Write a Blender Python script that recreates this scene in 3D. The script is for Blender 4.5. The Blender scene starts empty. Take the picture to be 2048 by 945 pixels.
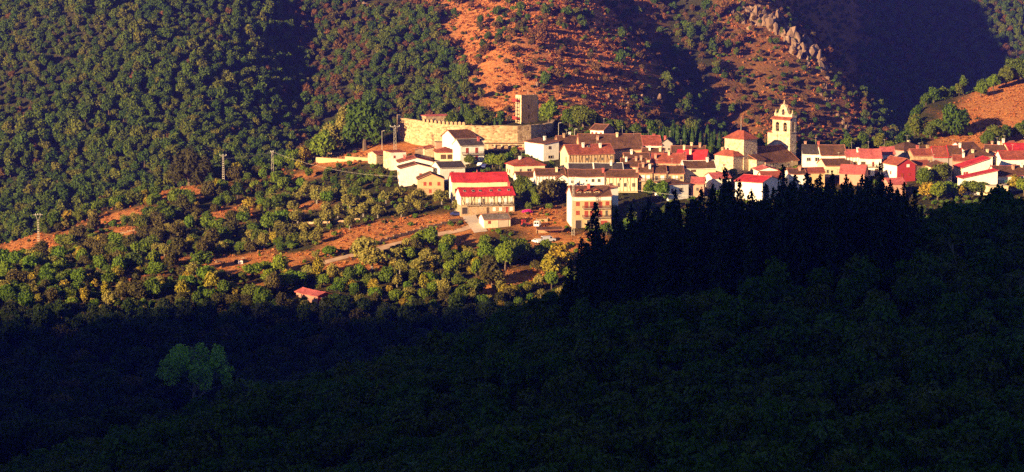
import bpy, bmesh, math, random
import numpy as np
from mathutils import Vector, Matrix
R = math.radians
scene = bpy.context.scene
col = scene.collection
rng = np.random.default_rng(7)
rnd = random.Random(11)

# ------------------------------------------------------------------ camera
F = 5015.0                       # focal length in photo pixels (2048 wide)
PITCH = R(7.07)
cam_d = bpy.data.cameras.new('camera')
cam_d.sensor_width = 36.0
cam_d.lens = 36.0 * F / 2048.0
cam_d.clip_start = 1.0
cam_d.clip_end = 12000.0
cam = bpy.data.objects.new('camera', cam_d)
cam.rotation_euler = (R(90) - PITCH, 0, 0)
col.objects.link(cam)
scene.camera = cam

# ------------------------------------------------------------------ light
SUN_AZ, SUN_EL = R(46), R(13)    # azimuth: from behind the camera towards the left
TO_SUN = Vector((-math.sin(SUN_AZ) * math.cos(SUN_EL), -math.cos(SUN_AZ) * math.cos(SUN_EL), math.sin(SUN_EL)))
world = bpy.data.worlds.new('World')
scene.world = world
world.use_nodes = True
wn = world.node_tree
sky = wn.nodes.new('ShaderNodeTexSky')
sky.sky_type = 'NISHITA'
sky.sun_disc = False
sky.sun_elevation = SUN_EL
sky.sun_rotation = math.atan2(TO_SUN.x, TO_SUN.y)
sky.air_density = 0.36
sky.dust_density = 0.0
sky.ozone_density = 1.0
wn.nodes['Background'].inputs['Strength'].default_value = 0.05
wn.links.new(sky.outputs['Color'], wn.nodes['Background'].inputs['Color'])
sun_d = bpy.data.lights.new('sun', 'SUN')
sun_d.energy = 5.0
sun_d.angle = R(0.7)
sun_d.color = (1.0, 0.71, 0.36)
sun = bpy.data.objects.new('sun', sun_d)
sun.rotation_euler = TO_SUN.to_track_quat('Z', 'Y').to_euler()
sun.location = (-300, -300, 400)
col.objects.link(sun)

vs = scene.view_settings
vs.view_transform = 'Standard'
vs.look = 'None'
vs.exposure = 2.1
vs.gamma = 1.0
vs.use_curve_mapping = False
cy = scene.cycles
cy.use_denoising = False
cy.max_bounces = 5
cy.diffuse_bounces = 2
cy.glossy_bounces = 1
cy.transmission_bounces = 2
cy.transparent_max_bounces = 4
cy.volume_bounces = 0
cy.caustics_reflective = False
cy.caustics_refractive = False

# ------------------------------------------------------------------ pixels to rays
cp, sp = math.cos(PITCH), math.sin(PITCH)
def pix_dir(px, py):
    u = (px - 1024.0) / F
    v = (472.5 - py) / F
    return Vector((u, cp + v * sp, -sp + v * cp))
def pxY(px, py, Y):
    d = pix_dir(px, py)
    return d * (Y / d.y)
def project(x, y, z):
    f = y * cp - z * sp
    up = y * sp + z * cp
    return 1024.0 + F * x / f, 472.5 - F * up / f

# ------------------------------------------------------------------ terrain heights
def smooth(a, b, x):
    t = np.clip((x - a) / (b - a), 0, 1)
    return t * t * (3 - 2 * t)
class TPS:
    def __init__(self, pts, reg=2.0):
        P = np.array(pts, float)
        self.xy = P[:, :2] / 100.0
        n = len(P)
        K = self.k(np.linalg.norm(self.xy[:, None] - self.xy[None], axis=2)) + np.eye(n) * reg * 0.001
        Q = np.hstack([np.ones((n, 1)), self.xy])
        A = np.zeros((n + 3, n + 3))
        A[:n, :n] = K; A[:n, n:] = Q; A[n:, :n] = Q.T
        self.w = np.linalg.solve(A, np.concatenate([P[:, 2], np.zeros(3)]))
    @staticmethod
    def k(r):
        return np.where(r > 1e-9, r * r * np.log(np.maximum(r, 1e-9)), 0)
    def __call__(self, x, y):
        shp = np.shape(x)
        p = np.stack([np.ravel(x), np.ravel(y)], 1) / 100.0
        out = np.zeros(len(p))
        for i in range(len(self.xy)):
            out += self.w[i] * self.k(np.hypot(p[:, 0] - self.xy[i, 0], p[:, 1] - self.xy[i, 1]))
        out += self.w[-3] + self.w[-2] * p[:, 0] + self.w[-1] * p[:, 1]
        return out.reshape(shp)
# value noise
_tab = np.random.default_rng(3).random((256, 256))
def vnoise(x, y):
    xi = np.floor(x).astype(int); yi = np.floor(y).astype(int)
    fx = x - xi; fy = y - yi
    fx = fx * fx * (3 - 2 * fx); fy = fy * fy * (3 - 2 * fy)
    a = _tab[xi % 256, yi % 256]; b = _tab[(xi + 1) % 256, yi % 256]
    c = _tab[xi % 256, (yi + 1) % 256]; d = _tab[(xi + 1) % 256, (yi + 1) % 256]
    return (a * (1 - fx) + b * fx) * (1 - fy) + (c * (1 - fx) + d * fx) * fy - 0.5
def fbm(x, y, o=4):
    s = 0; a = 1.0
    for i in range(o):
        s = s + a * vnoise(x * 2 ** i + 17.3 * i, y * 2 ** i + 5.1 * i)
        a *= 0.5
    return s

def P3(px, py, Y):
    p = pxY(px, py, Y)
    return (p.x, p.y, p.z)
A_pts = [P3(*q) for q in [
    (250, 1010, 350), (540, 870, 380), (760, 805, 400), (1000, 690, 418), (1130, 630, 428), (1220, 575, 430),
    (1400, 535, 432), (1600, 500, 435), (1800, 490, 438), (2048, 470, 440), (2300, 440, 440),
    (540, 1010, 330), (760, 960, 330), (1000, 985, 290), (1500, 985, 270), (2048, 985, 260),
    (1000, 830, 350), (1300, 760, 350), (1600, 720, 350), (2000, 680, 350), (100, 1120, 330)]]
A_pts += [(x, 520, -104 + 0.08 * x) for x in (-150, -60, 0, 60, 130, 220)]
A_pts += [(x, 620, -150) for x in (-200, -80, 40, 160)]
A_pts += [(-160, 400, -122), (-160, 300, -104), (-200, 200, -80), (-120, 150, -50), (0, 150, -42), (120, 150, -42), (220, 260, -50)]
A_pts += [(-100, 0, -8), (0, 0, -2.5), (100, 0, -6)]
hillA = TPS(A_pts, 1.0)
C_pts = [P3(*q) for q in [
    (-250, 300, 1190), (-250, 0, 1350), (-250, -250, 1470),
    (0, 470, 1080), (0, 300, 1170), (0, 150, 1240), (0, 0, 1320), (0, -200, 1440),
    (200, 330, 1140), (200, 150, 1225), (200, 0, 1305), (200, -200, 1430),
    (400, 280, 1150), (400, 130, 1220), (430, 0, 1300), (430, -200, 1430),
    (590, 270, 1195), (610, 130, 1268), (630, 0, 1348), (640, -200, 1490),
    (760, 240, 1190), (760, 100, 1268), (760, 0, 1348), (800, -200, 1490),
    (900, 260, 1180), (900, 100, 1260), (900, 0, 1340),
    (1000, 240, 1170), (1000, 100, 1240), (1000, 0, 1310), (1000, -200, 1440),
    (1200, 240, 1190), (1200, 100, 1270), (1200, 0, 1340), (1200, -200, 1470),
    (1350, 260, 1230), (1350, 100, 1320), (1350, 0, 1390), (1380, -200, 1490), (1430, -135, 1448),
    (1470, -20, 1400), (1560, 60, 1375), (1620, 130, 1350), (1670, 200, 1330), (1710, 265, 1315),
    (1500, 200, 1300), (1500, 300, 1240),
    (1780, 290, 1480), (1800, 150, 1600), (1800, 0, 1720), (1920, 200, 1580), (2048, 250, 1540), (2048, 100, 1640), (2048, 0, 1720),
    (2300, 100, 1640), (2048, -200, 1950), (2300, -200, 1950), (1800, -200, 1900)]]
C_pts += [(x, 960, -165) for x in (-320, -200, -80, 40, 160, 280, 400)]
C_pts += [(-300, 1800, 190), (0, 1800, 200), (220, 1900, 120), (400, 2300, 120), (-300, 2600, 300), (0, 2600, 300), (450, 2700, 220)]
hillC = TPS(C_pts, 3.0)
TX = [-700, -300, -185, -136, -110, -92, -74, -48, -33, -10, 1000]
TZ = [-60, -45, -26, -17, -15, -14, -9, -4, -3, 0, 0]
CX = [-400, -185, -136, -92, -48, 20, 62, 80, 150, 168, 215, 400]
CYv = [870, 903, 942, 967, 985, 988, 952, 936, 938, 1015, 1050, 1080]
def hillB(x, y):
    z = np.where(y > 830, -225.5 + 0.15 * y, np.where(y > 700, -101 - 0.22 * (830 - y), -129.6))
    z = z + np.interp(x, TX, TZ) * smooth(745, 890, y)
    z = z + np.clip(x - 168, 0, 70) * 0.08 * smooth(945, 1000, y)
    yc = np.interp(x, CX, CYv)
    over = np.maximum(y - yc, 0)
    z = z - np.where(over < 20, over * over * 0.018, 7.2 + (over - 20) * 0.62)
    z = z - np.maximum(620 - y, 0) * 0.06
    return z
RIDGE_Z = 248.0
def ridge(x, y):
    cy_ = -300.0
    top = RIDGE_Z + 24 * fbm(x / 70 + 40, x * 0 + 2.2, 5) + np.clip(-1190 - x, 0, 300) * .07 + 12 * vnoise(x / 11 + 3, x * 0 + .5) - np.clip(x + 350, 0, 350) * 0.28 - np.clip(x, 0, 2000) * 0.25
    top = np.maximum(top, 60)
    return top - np.abs(y - cy_) * np.where(y > cy_, 1.05, 0.6)
def gully(x, y, x0, y0, x1, y1, w, dep):
    dx, dy = x1 - x0, y1 - y0
    t = np.clip(((x - x0) * dx + (y - y0) * dy) / (dx * dx + dy * dy), -.4, 1)
    d = np.hypot(x - x0 - t * dx, y - y0 - t * dy)
    return dep * np.exp(-(d / w) ** 2)
def height(x, y):
    x = np.asarray(x, float); y = np.asarray(y, float)
    a = hillA(x, y) + 1.6 * fbm(x / 45, y / 45)
    a = np.where(y < -40, -60, a)
    b = hillB(x, y) + 0.9 * fbm(x / 28 + 9, y / 28) * (1 - smooth(835, 850, y) * (x > -20))
    c = hillC(x, y)
    wob = fbm(x / 75 + 31, y / 130 + 4, 4)
    gul = np.abs(fbm((x - 0.55 * y) / 60 + 3, (y + 0.3 * x) / 300, 3))
    c = c + smooth(1080, 1200, y) * (7 * wob - 9 * gul + 2)
    c = c - smooth(1080, 1200, y) * (gully(x, y, 63, 1352, 122, 1255, 12, 6.5) + gully(x, y, -122, 1400, -86, 1165, 20, 5.5))
    z = np.maximum(np.maximum(a, b), c)
    z = np.maximum(z, ridge(x, y))
    z = np.where(y > 640, np.maximum(b, c), z)
    z = np.maximum(z, -175)
    return z

gx = np.concatenate([np.arange(-2100, -340, 14.0), np.arange(-340, -250, 6), np.arange(-250, 262, 3.0), np.arange(264, 520, 8), np.arange(520, 1101, 40)])
gy = np.concatenate([np.arange(-700, 120, 24), np.arange(120, 640, 5), np.arange(640, 1030, 3.0), np.arange(1030, 1800, 4.0), np.arange(1800, 3001, 40)])
GX, GY = np.meshgrid(gx, gy)
GZ = height(GX, GY)
def ground(x, y):
    i = np.clip(np.searchsorted(gx, x) - 1, 0, len(gx) - 2)
    j = np.clip(np.searchsorted(gy, y) - 1, 0, len(gy) - 2)
    fx = (x - gx[i]) / (gx[i + 1] - gx[i]); fy = (y - gy[j]) / (gy[j + 1] - gy[j])
    return (GZ[j, i] * (1 - fx) + GZ[j, i + 1] * fx) * (1 - fy) + (GZ[j + 1, i] * (1 - fx) + GZ[j + 1, i + 1] * fx) * fy
_T = np.concatenate([np.arange(180, 640, 1.5), np.arange(640, 1900, 1.0)])
def at(px, py, ymin=0):
    d = pix_dir(px, py)
    xs, ys, zs = d.x / d.y * _T, _T, d.z / d.y * _T
    hit = (zs <= ground(xs, ys)) & (_T >= ymin)
    k = int(np.argmax(hit)) if hit.any() else len(_T) - 1
    return Vector((xs[k], ys[k], float(ground(xs[k], ys[k]))))
def sees(x, y, z):
    """is a point clear of the terrain, seen from the camera"""
    t = np.linspace(0.2, 0.985, 60)
    return not (ground(x * t, y * t) > z * t).any()

# ------------------------------------------------------------------ materials
def new_mat(name, rough=0.9, spec=0.15):
    m = bpy.data.materials.new(name)
    m.use_nodes = True
    nt = m.node_tree
    b = nt.nodes['Principled BSDF']
    b.inputs['Roughness'].default_value = rough
    b.inputs['Specular IOR Level'].default_value = spec
    return m, nt, b
def ramp(nt, stops, fac, interp='LINEAR'):
    n = nt.nodes.new('ShaderNodeValToRGB')
    n.color_ramp.interpolation = interp
    e = n.color_ramp.elements
    while len(e) < len(stops):
        e.new(0.5)
    for k, (p, c) in enumerate(stops):
        e[k].position = p
        e[k].color = (*c, 1)
    nt.links.new(fac, n.inputs['Fac'])
    return n.outputs['Color']
def noise(nt, scale, vec, detail=4, rough=0.6):
    n = nt.nodes.new('ShaderNodeTexNoise')
    n.inputs['Scale'].default_value = scale
    n.inputs['Detail'].default_value = detail
    n.inputs['Roughness'].default_value = rough
    if vec is not None:
        nt.links.new(vec, n.inputs['Vector'])
    return n.outputs['Fac']
def mixc(nt, fac, a, b, mode='MIX'):
    n = nt.nodes.new('ShaderNodeMix')
    n.data_type = 'RGBA'
    n.blend_type = mode
    for s, v in ((n.inputs[0], fac), (n.inputs[6], a), (n.inputs[7], b)):
        if isinstance(v, (int, float)):
            s.default_value = v
        elif isinstance(v, tuple):
            s.default_value = (*v, 1)
        else:
            nt.links.new(v, s)
    return n.outputs[2]
def coords(nt, kind='Object'):
    return nt.nodes.new('ShaderNodeTexCoord').outputs[kind]
def bump(nt, b, h, strength=0.5, dist=0.1):
    n = nt.nodes.new('ShaderNodeBump')
    n.inputs['Strength'].default_value = strength
    n.inputs['Distance'].default_value = dist
    nt.links.new(h, n.inputs['Height'])
    nt.links.new(n.outputs['Normal'], b.inputs['Normal'])
def plain(name, c, rough=0.85, spec=0.15, var=0.25, scale=1.5):
    m, nt, b = new_mat(name, rough, spec)
    f = noise(nt, scale, coords(nt), 5)
    cc = ramp(nt, [(0.25, tuple(v * (1 - var) for v in c)), (0.75, tuple(min(1, v * (1 + var)) for v in c))], f)
    nt.links.new(cc, b.inputs['Base Color'])
    return m
def plaster(name, c, stain=(0.25, 0.16, 0.09)):
    m, nt, b = new_mat(name, 0.95, 0.05)
    co = coords(nt)
    f = noise(nt, 0.7, co, 6, 0.7)
    base = ramp(nt, [(0.3, tuple(v * 0.82 for v in c)), (0.6, c)], f)
    mp = nt.nodes.new('ShaderNodeMapping')
    mp.inputs['Scale'].default_value = (2.2, 2.2, 0.35)
    nt.links.new(co, mp.inputs['Vector'])
    s = noise(nt, 1.3, mp.outputs['Vector'], 5, 0.7)
    sf = ramp(nt, [(0.5, (0, 0, 0)), (0.8, (0.75, 0.75, 0.75))], s)
    nt.links.new(mixc(nt, sf, base, stain), b.inputs['Base Color'])
    bump(nt, b, f, 0.3, 0.05)
    return m
def stone(name, c1, c2, mortar, scale=1.6, flat=1.7):
    m, nt, b = new_mat(name, 0.95, 0.05)
    co = coords(nt)
    mp = nt.nodes.new('ShaderNodeMapping')
    mp.inputs['Scale'].default_value = (1, 1, flat)
    nt.links.new(co, mp.inputs['Vector'])
    v = nt.nodes.new('ShaderNodeTexVoronoi')
    v.inputs['Scale'].default_value = scale
    nt.links.new(mp.outputs['Vector'], v.inputs['Vector'])
    v2 = nt.nodes.new('ShaderNodeTexVoronoi')
    v2.feature = 'DISTANCE_TO_EDGE'
    v2.inputs['Scale'].default_value = scale
    nt.links.new(mp.outputs['Vector'], v2.inputs['Vector'])
    sep = nt.nodes.new('ShaderNodeSeparateColor')
    nt.links.new(v.outputs['Color'], sep.inputs[0])
    cell = ramp(nt, [(0.0, c1), (1.0, c2)], sep.outputs[0])
    big = noise(nt, 0.16, co, 5, 0.65)
    cell = mixc(nt, 1.0, cell, ramp(nt, [(0.3, (0.68, 0.62, 0.58)), (0.65, (1.1, 1.06, 1.0))], big), 'MULTIPLY')
    ed = ramp(nt, [(0.02, (1, 1, 1)), (0.09, (0, 0, 0))], v2.outputs['Distance'])
    nt.links.new(mixc(nt, ed, cell, mortar), b.inputs['Base Color'])
    bump(nt, b, v2.outputs['Distance'], 0.9, 0.12)
    return m
def roofmat(name, c1, c2, moss, mossy=0.5):
    m, nt, b = new_mat(name, 0.9, 0.1)
    co = coords(nt)
    f = noise(nt, 1.1, co, 6, 0.75)
    base = ramp(nt, [(0.25, c1), (0.75, c2)], f)
    f2 = noise(nt, 2.7, co, 5, 0.8)
    mf = ramp(nt, [(0.62 - 0.3 * mossy, (0, 0, 0)), (0.9 - 0.3 * mossy, (1, 1, 1))], f2)
    base = mixc(nt, mf, base, moss)
    big = noise(nt, 0.3, co, 4, 0.7)
    base = mixc(nt, 1.0, base, ramp(nt, [(0.3, (0.6, 0.58, 0.56)), (0.7, (1.3, 1.28, 1.25))], big), 'MULTIPLY')
    v = nt.nodes.new('ShaderNodeTexVoronoi')
    v.inputs['Scale'].default_value = 3.2
    nt.links.new(co, v.inputs['Vector'])
    sep = nt.nodes.new('ShaderNodeSeparateColor')
    nt.links.new(v.outputs['Color'], sep.inputs[0])
    base = mixc(nt, 1.0, base, ramp(nt, [(0, (0.72, 0.72, 0.72)), (1, (1.25, 1.2, 1.15))], sep.outputs[0]), 'MULTIPLY')
    nt.links.new(base, b.inputs['Base Color'])
    w = nt.nodes.new('ShaderNodeTexWave')
    w.inputs['Scale'].default_value = 1.3
    w.inputs['Distortion'].default_value = 0.6
    nt.links.new(co, w.inputs['Vector'])
    bump(nt, b, w.outputs['Fac'], 0.6, 0.08)
    return m
def leafmat(name, cols, trans=0.22):
    m, nt, b = new_mat(name, 0.65, 0.12)
    oi = nt.nodes.new('ShaderNodeObjectInfo')
    c = ramp(nt, [(k / (len(cols) - 1), q) for k, q in enumerate(cols)], oi.outputs['Random'])
    f = noise(nt, 0.9, coords(nt), 3, 0.6)
    c = mixc(nt, 1.0, c, ramp(nt, [(0.3, (0.55, 0.6, 0.55)), (0.7, (1.42, 1.3, 1.15))], f), 'MULTIPLY')
    nt.links.new(c, b.inputs['Base Color'])
    t = nt.nodes.new('ShaderNodeBsdfTranslucent')
    nt.links.new(c, t.inputs['Color'])
    mx = nt.nodes.new('ShaderNodeMixShader')
    mx.inputs[0].default_value = trans
    nt.links.new(b.outputs[0], mx.inputs[1])
    nt.links.new(t.outputs[0], mx.inputs[2])
    nt.links.new(mx.outputs[0], nt.nodes['Material Output'].inputs['Surface'])
    return m

M = {}
M['white'] = plaster('white_plaster', (0.83, 0.77, 0.66))
M['cream'] = plaster('cream_plaster', (0.72, 0.58, 0.36))
M['ochre'] = plaster('ochre_plaster', (0.55, 0.36, 0.19))
M['pink'] = plaster('pink_plaster', (0.52, 0.27, 0.19))
M['redwall'] = plaster('red_cladding', (0.36, 0.035, 0.04), (0.2, 0.03, 0.03))
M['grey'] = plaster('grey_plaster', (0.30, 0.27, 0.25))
M['stone'] = stone('village_stone', (0.30, 0.19, 0.11), (0.52, 0.36, 0.22), (0.45, 0.32, 0.2))
M['palestone'] = stone('church_stone', (0.42, 0.31, 0.19), (0.76, 0.62, 0.43), (0.56, 0.43, 0.28), 1.0)
M['castle'] = stone('castle_stone', (0.26, 0.16, 0.085), (0.66, 0.48, 0.29), (0.42, 0.29, 0.16), 1.0)
M['darkstone'] = stone('dark_stone', (0.15, 0.10, 0.07), (0.30, 0.21, 0.14), (0.18, 0.12, 0.08), 1.5)
M['r_brown'] = roofmat('weathered_tiles', (0.10, 0.045, 0.028), (0.21, 0.085, 0.05), (0.06, 0.045, 0.028), 0.75)
M['r_rust'] = roofmat('rust_tiles', (0.22, 0.055, 0.035), (0.38, 0.10, 0.06), (0.12, 0.05, 0.03), 0.45)
M['r_red'] = roofmat('new_red_tiles', (0.42, 0.025, 0.035), (0.55, 0.045, 0.05), (0.34, 0.03, 0.035), 0.3)
M['r_pink'] = roofmat('faded_red_tiles', (0.42, 0.09, 0.09), (0.58, 0.16, 0.14), (0.28, 0.06, 0.06), 0.4)
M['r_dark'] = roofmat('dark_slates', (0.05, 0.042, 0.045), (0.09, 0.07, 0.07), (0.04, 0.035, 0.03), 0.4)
M['r_grey'] = roofmat('fibre_cement', (0.16, 0.13, 0.11), (0.25, 0.2, 0.17), (0.1, 0.08, 0.06), 0.5)
M['verge'] = plain('verge_tiles', (0.34, 0.125, 0.08), 0.85)
M['wood'] = plain('dark_timber', (0.10, 0.055, 0.03), 0.8)
M['redwood'] = plain('red_shutters', (0.30, 0.055, 0.032), 0.6)
M['glass'] = plain('window_glass', (0.02, 0.02, 0.025), 0.15, 0.5, 0.1)
M['whitepaint'] = plain('white_paint', (0.8, 0.77, 0.7), 0.6, 0.2, 0.05)
M['frame'] = plain('grey_frame', (0.42, 0.34, 0.26), 0.7)
M['iron'] = plain('dark_iron', (0.05, 0.035, 0.03), 0.5, 0.4)
M['steel'] = plain('galvanised_steel', (0.42, 0.37, 0.30), 0.5, 0.4, 0.2)
M['concrete'] = plain('concrete', (0.46, 0.36, 0.27), 0.95)
M['brickred'] = plain('red_brick', (0.45, 0.10, 0.08), 0.9)
M['redpaint'] = plain('red_paint', (0.5, 0.04, 0.03), 0.4, 0.4)
M['bronze'] = plain('bronze', (0.14, 0.09, 0.04), 0.4, 0.5)
M['bark'] = plain('bark', (0.12, 0.085, 0.06), 0.95, 0.05, 0.4, 4)
M['palebark'] = plain('pale_bark', (0.20, 0.17, 0.14), 0.95, 0.05, 0.4, 4)
M['rock'] = stone('crag_rock', (0.20, 0.13, 0.09), (0.42, 0.28, 0.19), (0.12, 0.08, 0.055), 1.3, 0.45)
M['track'] = plain('track_dirt', (0.42, 0.27, 0.17), 0.95, 0.05, 0.3, 0.4)
M['magenta'] = plain('magenta_flowers', (0.55, 0.02, 0.22), 0.8)
M['greennet'] = plain('green_net', (0.03, 0.16, 0.05), 0.8)
M['tyre'] = plain('tyre_rubber', (0.02, 0.02, 0.02), 0.8)
for n_, c_ in (('blue', (0.03, 0.04, 0.16)), ('white', (0.75, 0.74, 0.72)), ('silver', (0.45, 0.45, 0.5)), ('red', (0.45, 0.03, 0.02))):
    M['car_' + n_] = plain('car_paint_' + n_, c_, 0.3, 0.5, 0.05)
M['leaf_forest'] = leafmat('forest_leaves', [(0.036, 0.074, 0.007), (0.080, 0.118, 0.010), (0.048, 0.094, 0.008), (0.140, 0.135, 0.016), (0.058, 0.104, 0.009), (0.100, 0.13, 0.012)])
M['leaf_autumn'] = leafmat('turning_leaves', [(0.11, 0.07, 0.02), (0.17, 0.075, 0.025), (0.09, 0.075, 0.02), (0.20, 0.08, 0.03)])
M['leaf_oak'] = leafmat('oak_leaves', [(0.055, 0.10, 0.010), (0.080, 0.12, 0.012), (0.11, 0.125, 0.016), (0.06, 0.095, 0.010)])
M['leaf_bright'] = leafmat('bright_leaves', [(0.095, 0.175, 0.012), (0.16, 0.20, 0.016), (0.085, 0.155, 0.012), (0.13, 0.18, 0.014)])
M['leaf_yellow'] = leafmat('yellowing_leaves', [(0.24, 0.21, 0.018), (0.32, 0.22, 0.022), (0.20, 0.20, 0.02)])
M['leaf_olive'] = leafmat('olive_leaves', [(0.20, 0.195, 0.045), (0.27, 0.23, 0.05), (0.18, 0.175, 0.04), (0.30, 0.245, 0.055)])
M['leaf_holm'] = leafmat('holm_leaves', [(0.075, 0.068, 0.018), (0.10, 0.082, 0.024), (0.065, 0.066, 0.016)])
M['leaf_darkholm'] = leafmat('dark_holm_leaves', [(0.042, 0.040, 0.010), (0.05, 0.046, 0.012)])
M['leaf_valley_dimmed'] = leafmat('valley_oak_leaves', [(0.026, 0.048, 0.010), (0.036, 0.06, 0.011), (0.048, 0.055, 0.018), (0.028, 0.053, 0.009)])  # oak leaf colour darkened to carry the valley's shade and haze
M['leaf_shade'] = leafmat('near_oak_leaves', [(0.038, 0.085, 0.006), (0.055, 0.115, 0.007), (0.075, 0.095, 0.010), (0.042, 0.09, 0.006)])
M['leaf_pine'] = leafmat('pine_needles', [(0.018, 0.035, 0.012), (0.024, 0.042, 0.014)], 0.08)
M['leaf_cypress'] = leafmat('cypress_leaves', [(0.03, 0.06, 0.014), (0.04, 0.075, 0.016)], 0.1)
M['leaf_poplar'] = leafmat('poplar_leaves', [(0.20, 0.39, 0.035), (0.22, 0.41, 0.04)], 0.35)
M['bracken'] = leafmat('bracken_fronds', [(0.42, 0.13, 0.035), (0.50, 0.19, 0.055), (0.34, 0.11, 0.035), (0.55, 0.26, 0.09)], 0.2)

# ------------------------------------------------------------------ mesh helpers
def make_mesh(name, verts, faces, mats, midx=None, smoothf=False):
    me = bpy.data.meshes.new(name)
    me.from_pydata([tuple(v) for v in verts], [], [tuple(f) for f in faces])
    for m in (mats if isinstance(mats, (list, tuple)) else [mats]):
        me.materials.append(M[m] if isinstance(m, str) else m)
    if midx is not None:
        me.polygons.foreach_set('material_index', midx)
    if smoothf:
        me.polygons.foreach_set('use_smooth', [True] * len(me.polygons))
    me.update()
    return me
def add(name, me, parent=None, loc=(0, 0, 0), rz=0.0, scale=(1, 1, 1), **props):
    o = bpy.data.objects.new(name, me)
    col.objects.link(o)
    if parent is not None:
        o.parent = parent
    o.location = loc
    o.rotation_euler = (0, 0, rz)
    o.scale = scale if not isinstance(scale, (int, float)) else (scale,) * 3
    for k, v in props.items():
        o[k] = v
    return o
def thing(name, label, cat, loc, rz=0.0, group=None, scale=1.0):
    o = add(name, None, None, loc, rz, scale, label=label, category=cat)
    o.empty_display_size = 0.5
    if group:
        o['group'] = group
    return o
class MB:
    def __init__(s):
        s.v = []; s.f = []; s.m = []
    def raw(s, verts, faces, m=0):
        n = len(s.v)
        s.v += [tuple(v) for v in verts]
        s.f += [tuple(i + n for i in f) for f in faces]
        s.m += [m] * len(faces)
        return s
    def box(s, x0, x1, y0, y1, z0, z1, m=0):
        return s.raw([(x0, y0, z0), (x1, y0, z0), (x1, y1, z0), (x0, y1, z0), (x0, y0, z1), (x1, y0, z1), (x1, y1, z1), (x0, y1, z1)],
                     [(0, 3, 2, 1), (4, 5, 6, 7), (0, 1, 5, 4), (1, 2, 6, 5), (2, 3, 7, 6), (3, 0, 4, 7)], m)
    def tube(s, p0, p1, r0, r1, n=6, m=0):
        p0, p1 = Vector(p0), Vector(p1)
        d = (p1 - p0)
        if d.length < 1e-6:
            return s
        d.normalize()
        a = d.orthogonal().normalized(); b = d.cross(a)
        vs_ = []
        for p, r in ((p0, r0), (p1, r1)):
            for k in range(n):
                t = 2 * math.pi * k / n
                vs_.append(p + a * (r * math.cos(t)) + b * (r * math.sin(t)))
        fs = [(k, (k + 1) % n, n + (k + 1) % n, n + k) for k in range(n)] + [tuple(range(n - 1, -1, -1)), tuple(range(n, 2 * n))]
        return s.raw(vs_, fs, m)
    def prism(s, poly, axis, a0, a1, m=0):
        """extrude a 2-D outline: axis 'x' outline in (y,z), axis 'y' outline in (x,z), axis 'z' outline in (x,y)"""
        def q(p, a):
            return (a, p[0], p[1]) if axis == 'x' else ((p[0], a, p[1]) if axis == 'y' else (p[0], p[1], a))
        n = len(poly)
        vs_ = [q(p, a0) for p in poly] + [q(p, a1) for p in poly]
        fs = [(k, (k + 1) % n, n + (k + 1) % n, n + k) for k in range(n)] + [tuple(range(n - 1, -1, -1)), tuple(range(n, 2 * n))]
        return s.raw(vs_, fs, m)
    def mesh(s, name, mats, smoothf=False):
        me = make_mesh(name, s.v, s.f, mats, s.m if isinstance(mats, (list, tuple)) else None, smoothf)
        bm = bmesh.new(); bm.from_mesh(me)
        bmesh.ops.recalc_face_normals(bm, faces=bm.faces)
        bm.to_mesh(me); bm.free()
        return me
_cubes = {}
def cube(mat):
    if mat not in _cubes:
        _cubes[mat] = MB().box(-.5, .5, -.5, .5, -.5, .5).mesh('block_' + mat, mat)
    return _cubes[mat]
# ------------------------------------------------------------------ ground cover and terrain mesh
def inpoly(px, py, poly):
    px = np.asarray(px, float); py = np.asarray(py, float)
    res = np.zeros(px.shape, bool)
    n = len(poly)
    for i in range(n):
        x1, y1 = poly[i]; x2, y2 = poly[(i + 1) % n]
        c = ((y1 > py) != (y2 > py)) & (px < (x2 - x1) * (py - y1) / ((y2 - y1) + 1e-12) + x1)
        res ^= c
    return res
OPEN_B = [
    [(-60, 520), (60, 468), (140, 472), (120, 500), (40, 522)], [(130, 455), (215, 440), (225, 452), (140, 470)],
    [(180, 437), (290, 412), (305, 430), (200, 455)], [(190, 472), (285, 452), (275, 482), (210, 487)],
    [(300, 388), (440, 362), (460, 374), (400, 394), (320, 404)], [(520, 350), (570, 346), (580, 360), (530, 366)],
    [(630, 472), (760, 440), (900, 428), (945, 440), (800, 484), (690, 506), (650, 498)],
    [(1030, 420), (1136, 412), (1136, 458), (1020, 460)],
    [(920, 566), (1090, 540), (1105, 560), (940, 594)], [(585, 345), (640, 342), (640, 356), (590, 362)],
    [(610, 330), (770, 284), (900, 286), (880, 302), (760, 322), (640, 340)],
    [(1850, 330), (1870, 250), (1950, 180), (2060, 130), (2140, 130), (2140, 325)], [(1055, 462), (1125, 462), (1120, 492), (1055, 494)],
    [(420, 532), (600, 520), (600, 548), (420, 545)], [(620, 530), (760, 515), (760, 545), (640, 552)],
    [(940, 440), (1000, 436), (980, 468), (930, 466)], [(570, 415), (640, 400), (650, 415), (580, 430)]]
def project_np(x, y, z):
    f = np.maximum(y * cp - z * sp, 1.0)
    return 1024 + F * x / f, 472.5 - F * (y * sp + z * cp) / f
PX, PY = project_np(GX, GY, GZ)
openg = np.zeros(GX.shape)
onB = (GY > 560) & (GY < 1058)
for poly in OPEN_B:
    openg = np.where(onB & inpoly(PX, PY, poly), 1.0, openg)
onC = GY >= 1058
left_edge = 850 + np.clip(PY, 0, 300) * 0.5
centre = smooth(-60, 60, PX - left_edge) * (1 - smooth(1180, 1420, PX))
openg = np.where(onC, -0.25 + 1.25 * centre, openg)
openg = np.where(GY < 640, -0.3, openg)
openg = np.where(onC & (PX > 1420) & (PX < 1760), 0.35, openg)
clearing = (GX < 60) & (GY > 778) & (GY < 955) & (PY > 375) & ~((PX > 560) & (PY < 455)) & (fbm(GX / 20 + 50, GY / 13) >.31)
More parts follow.
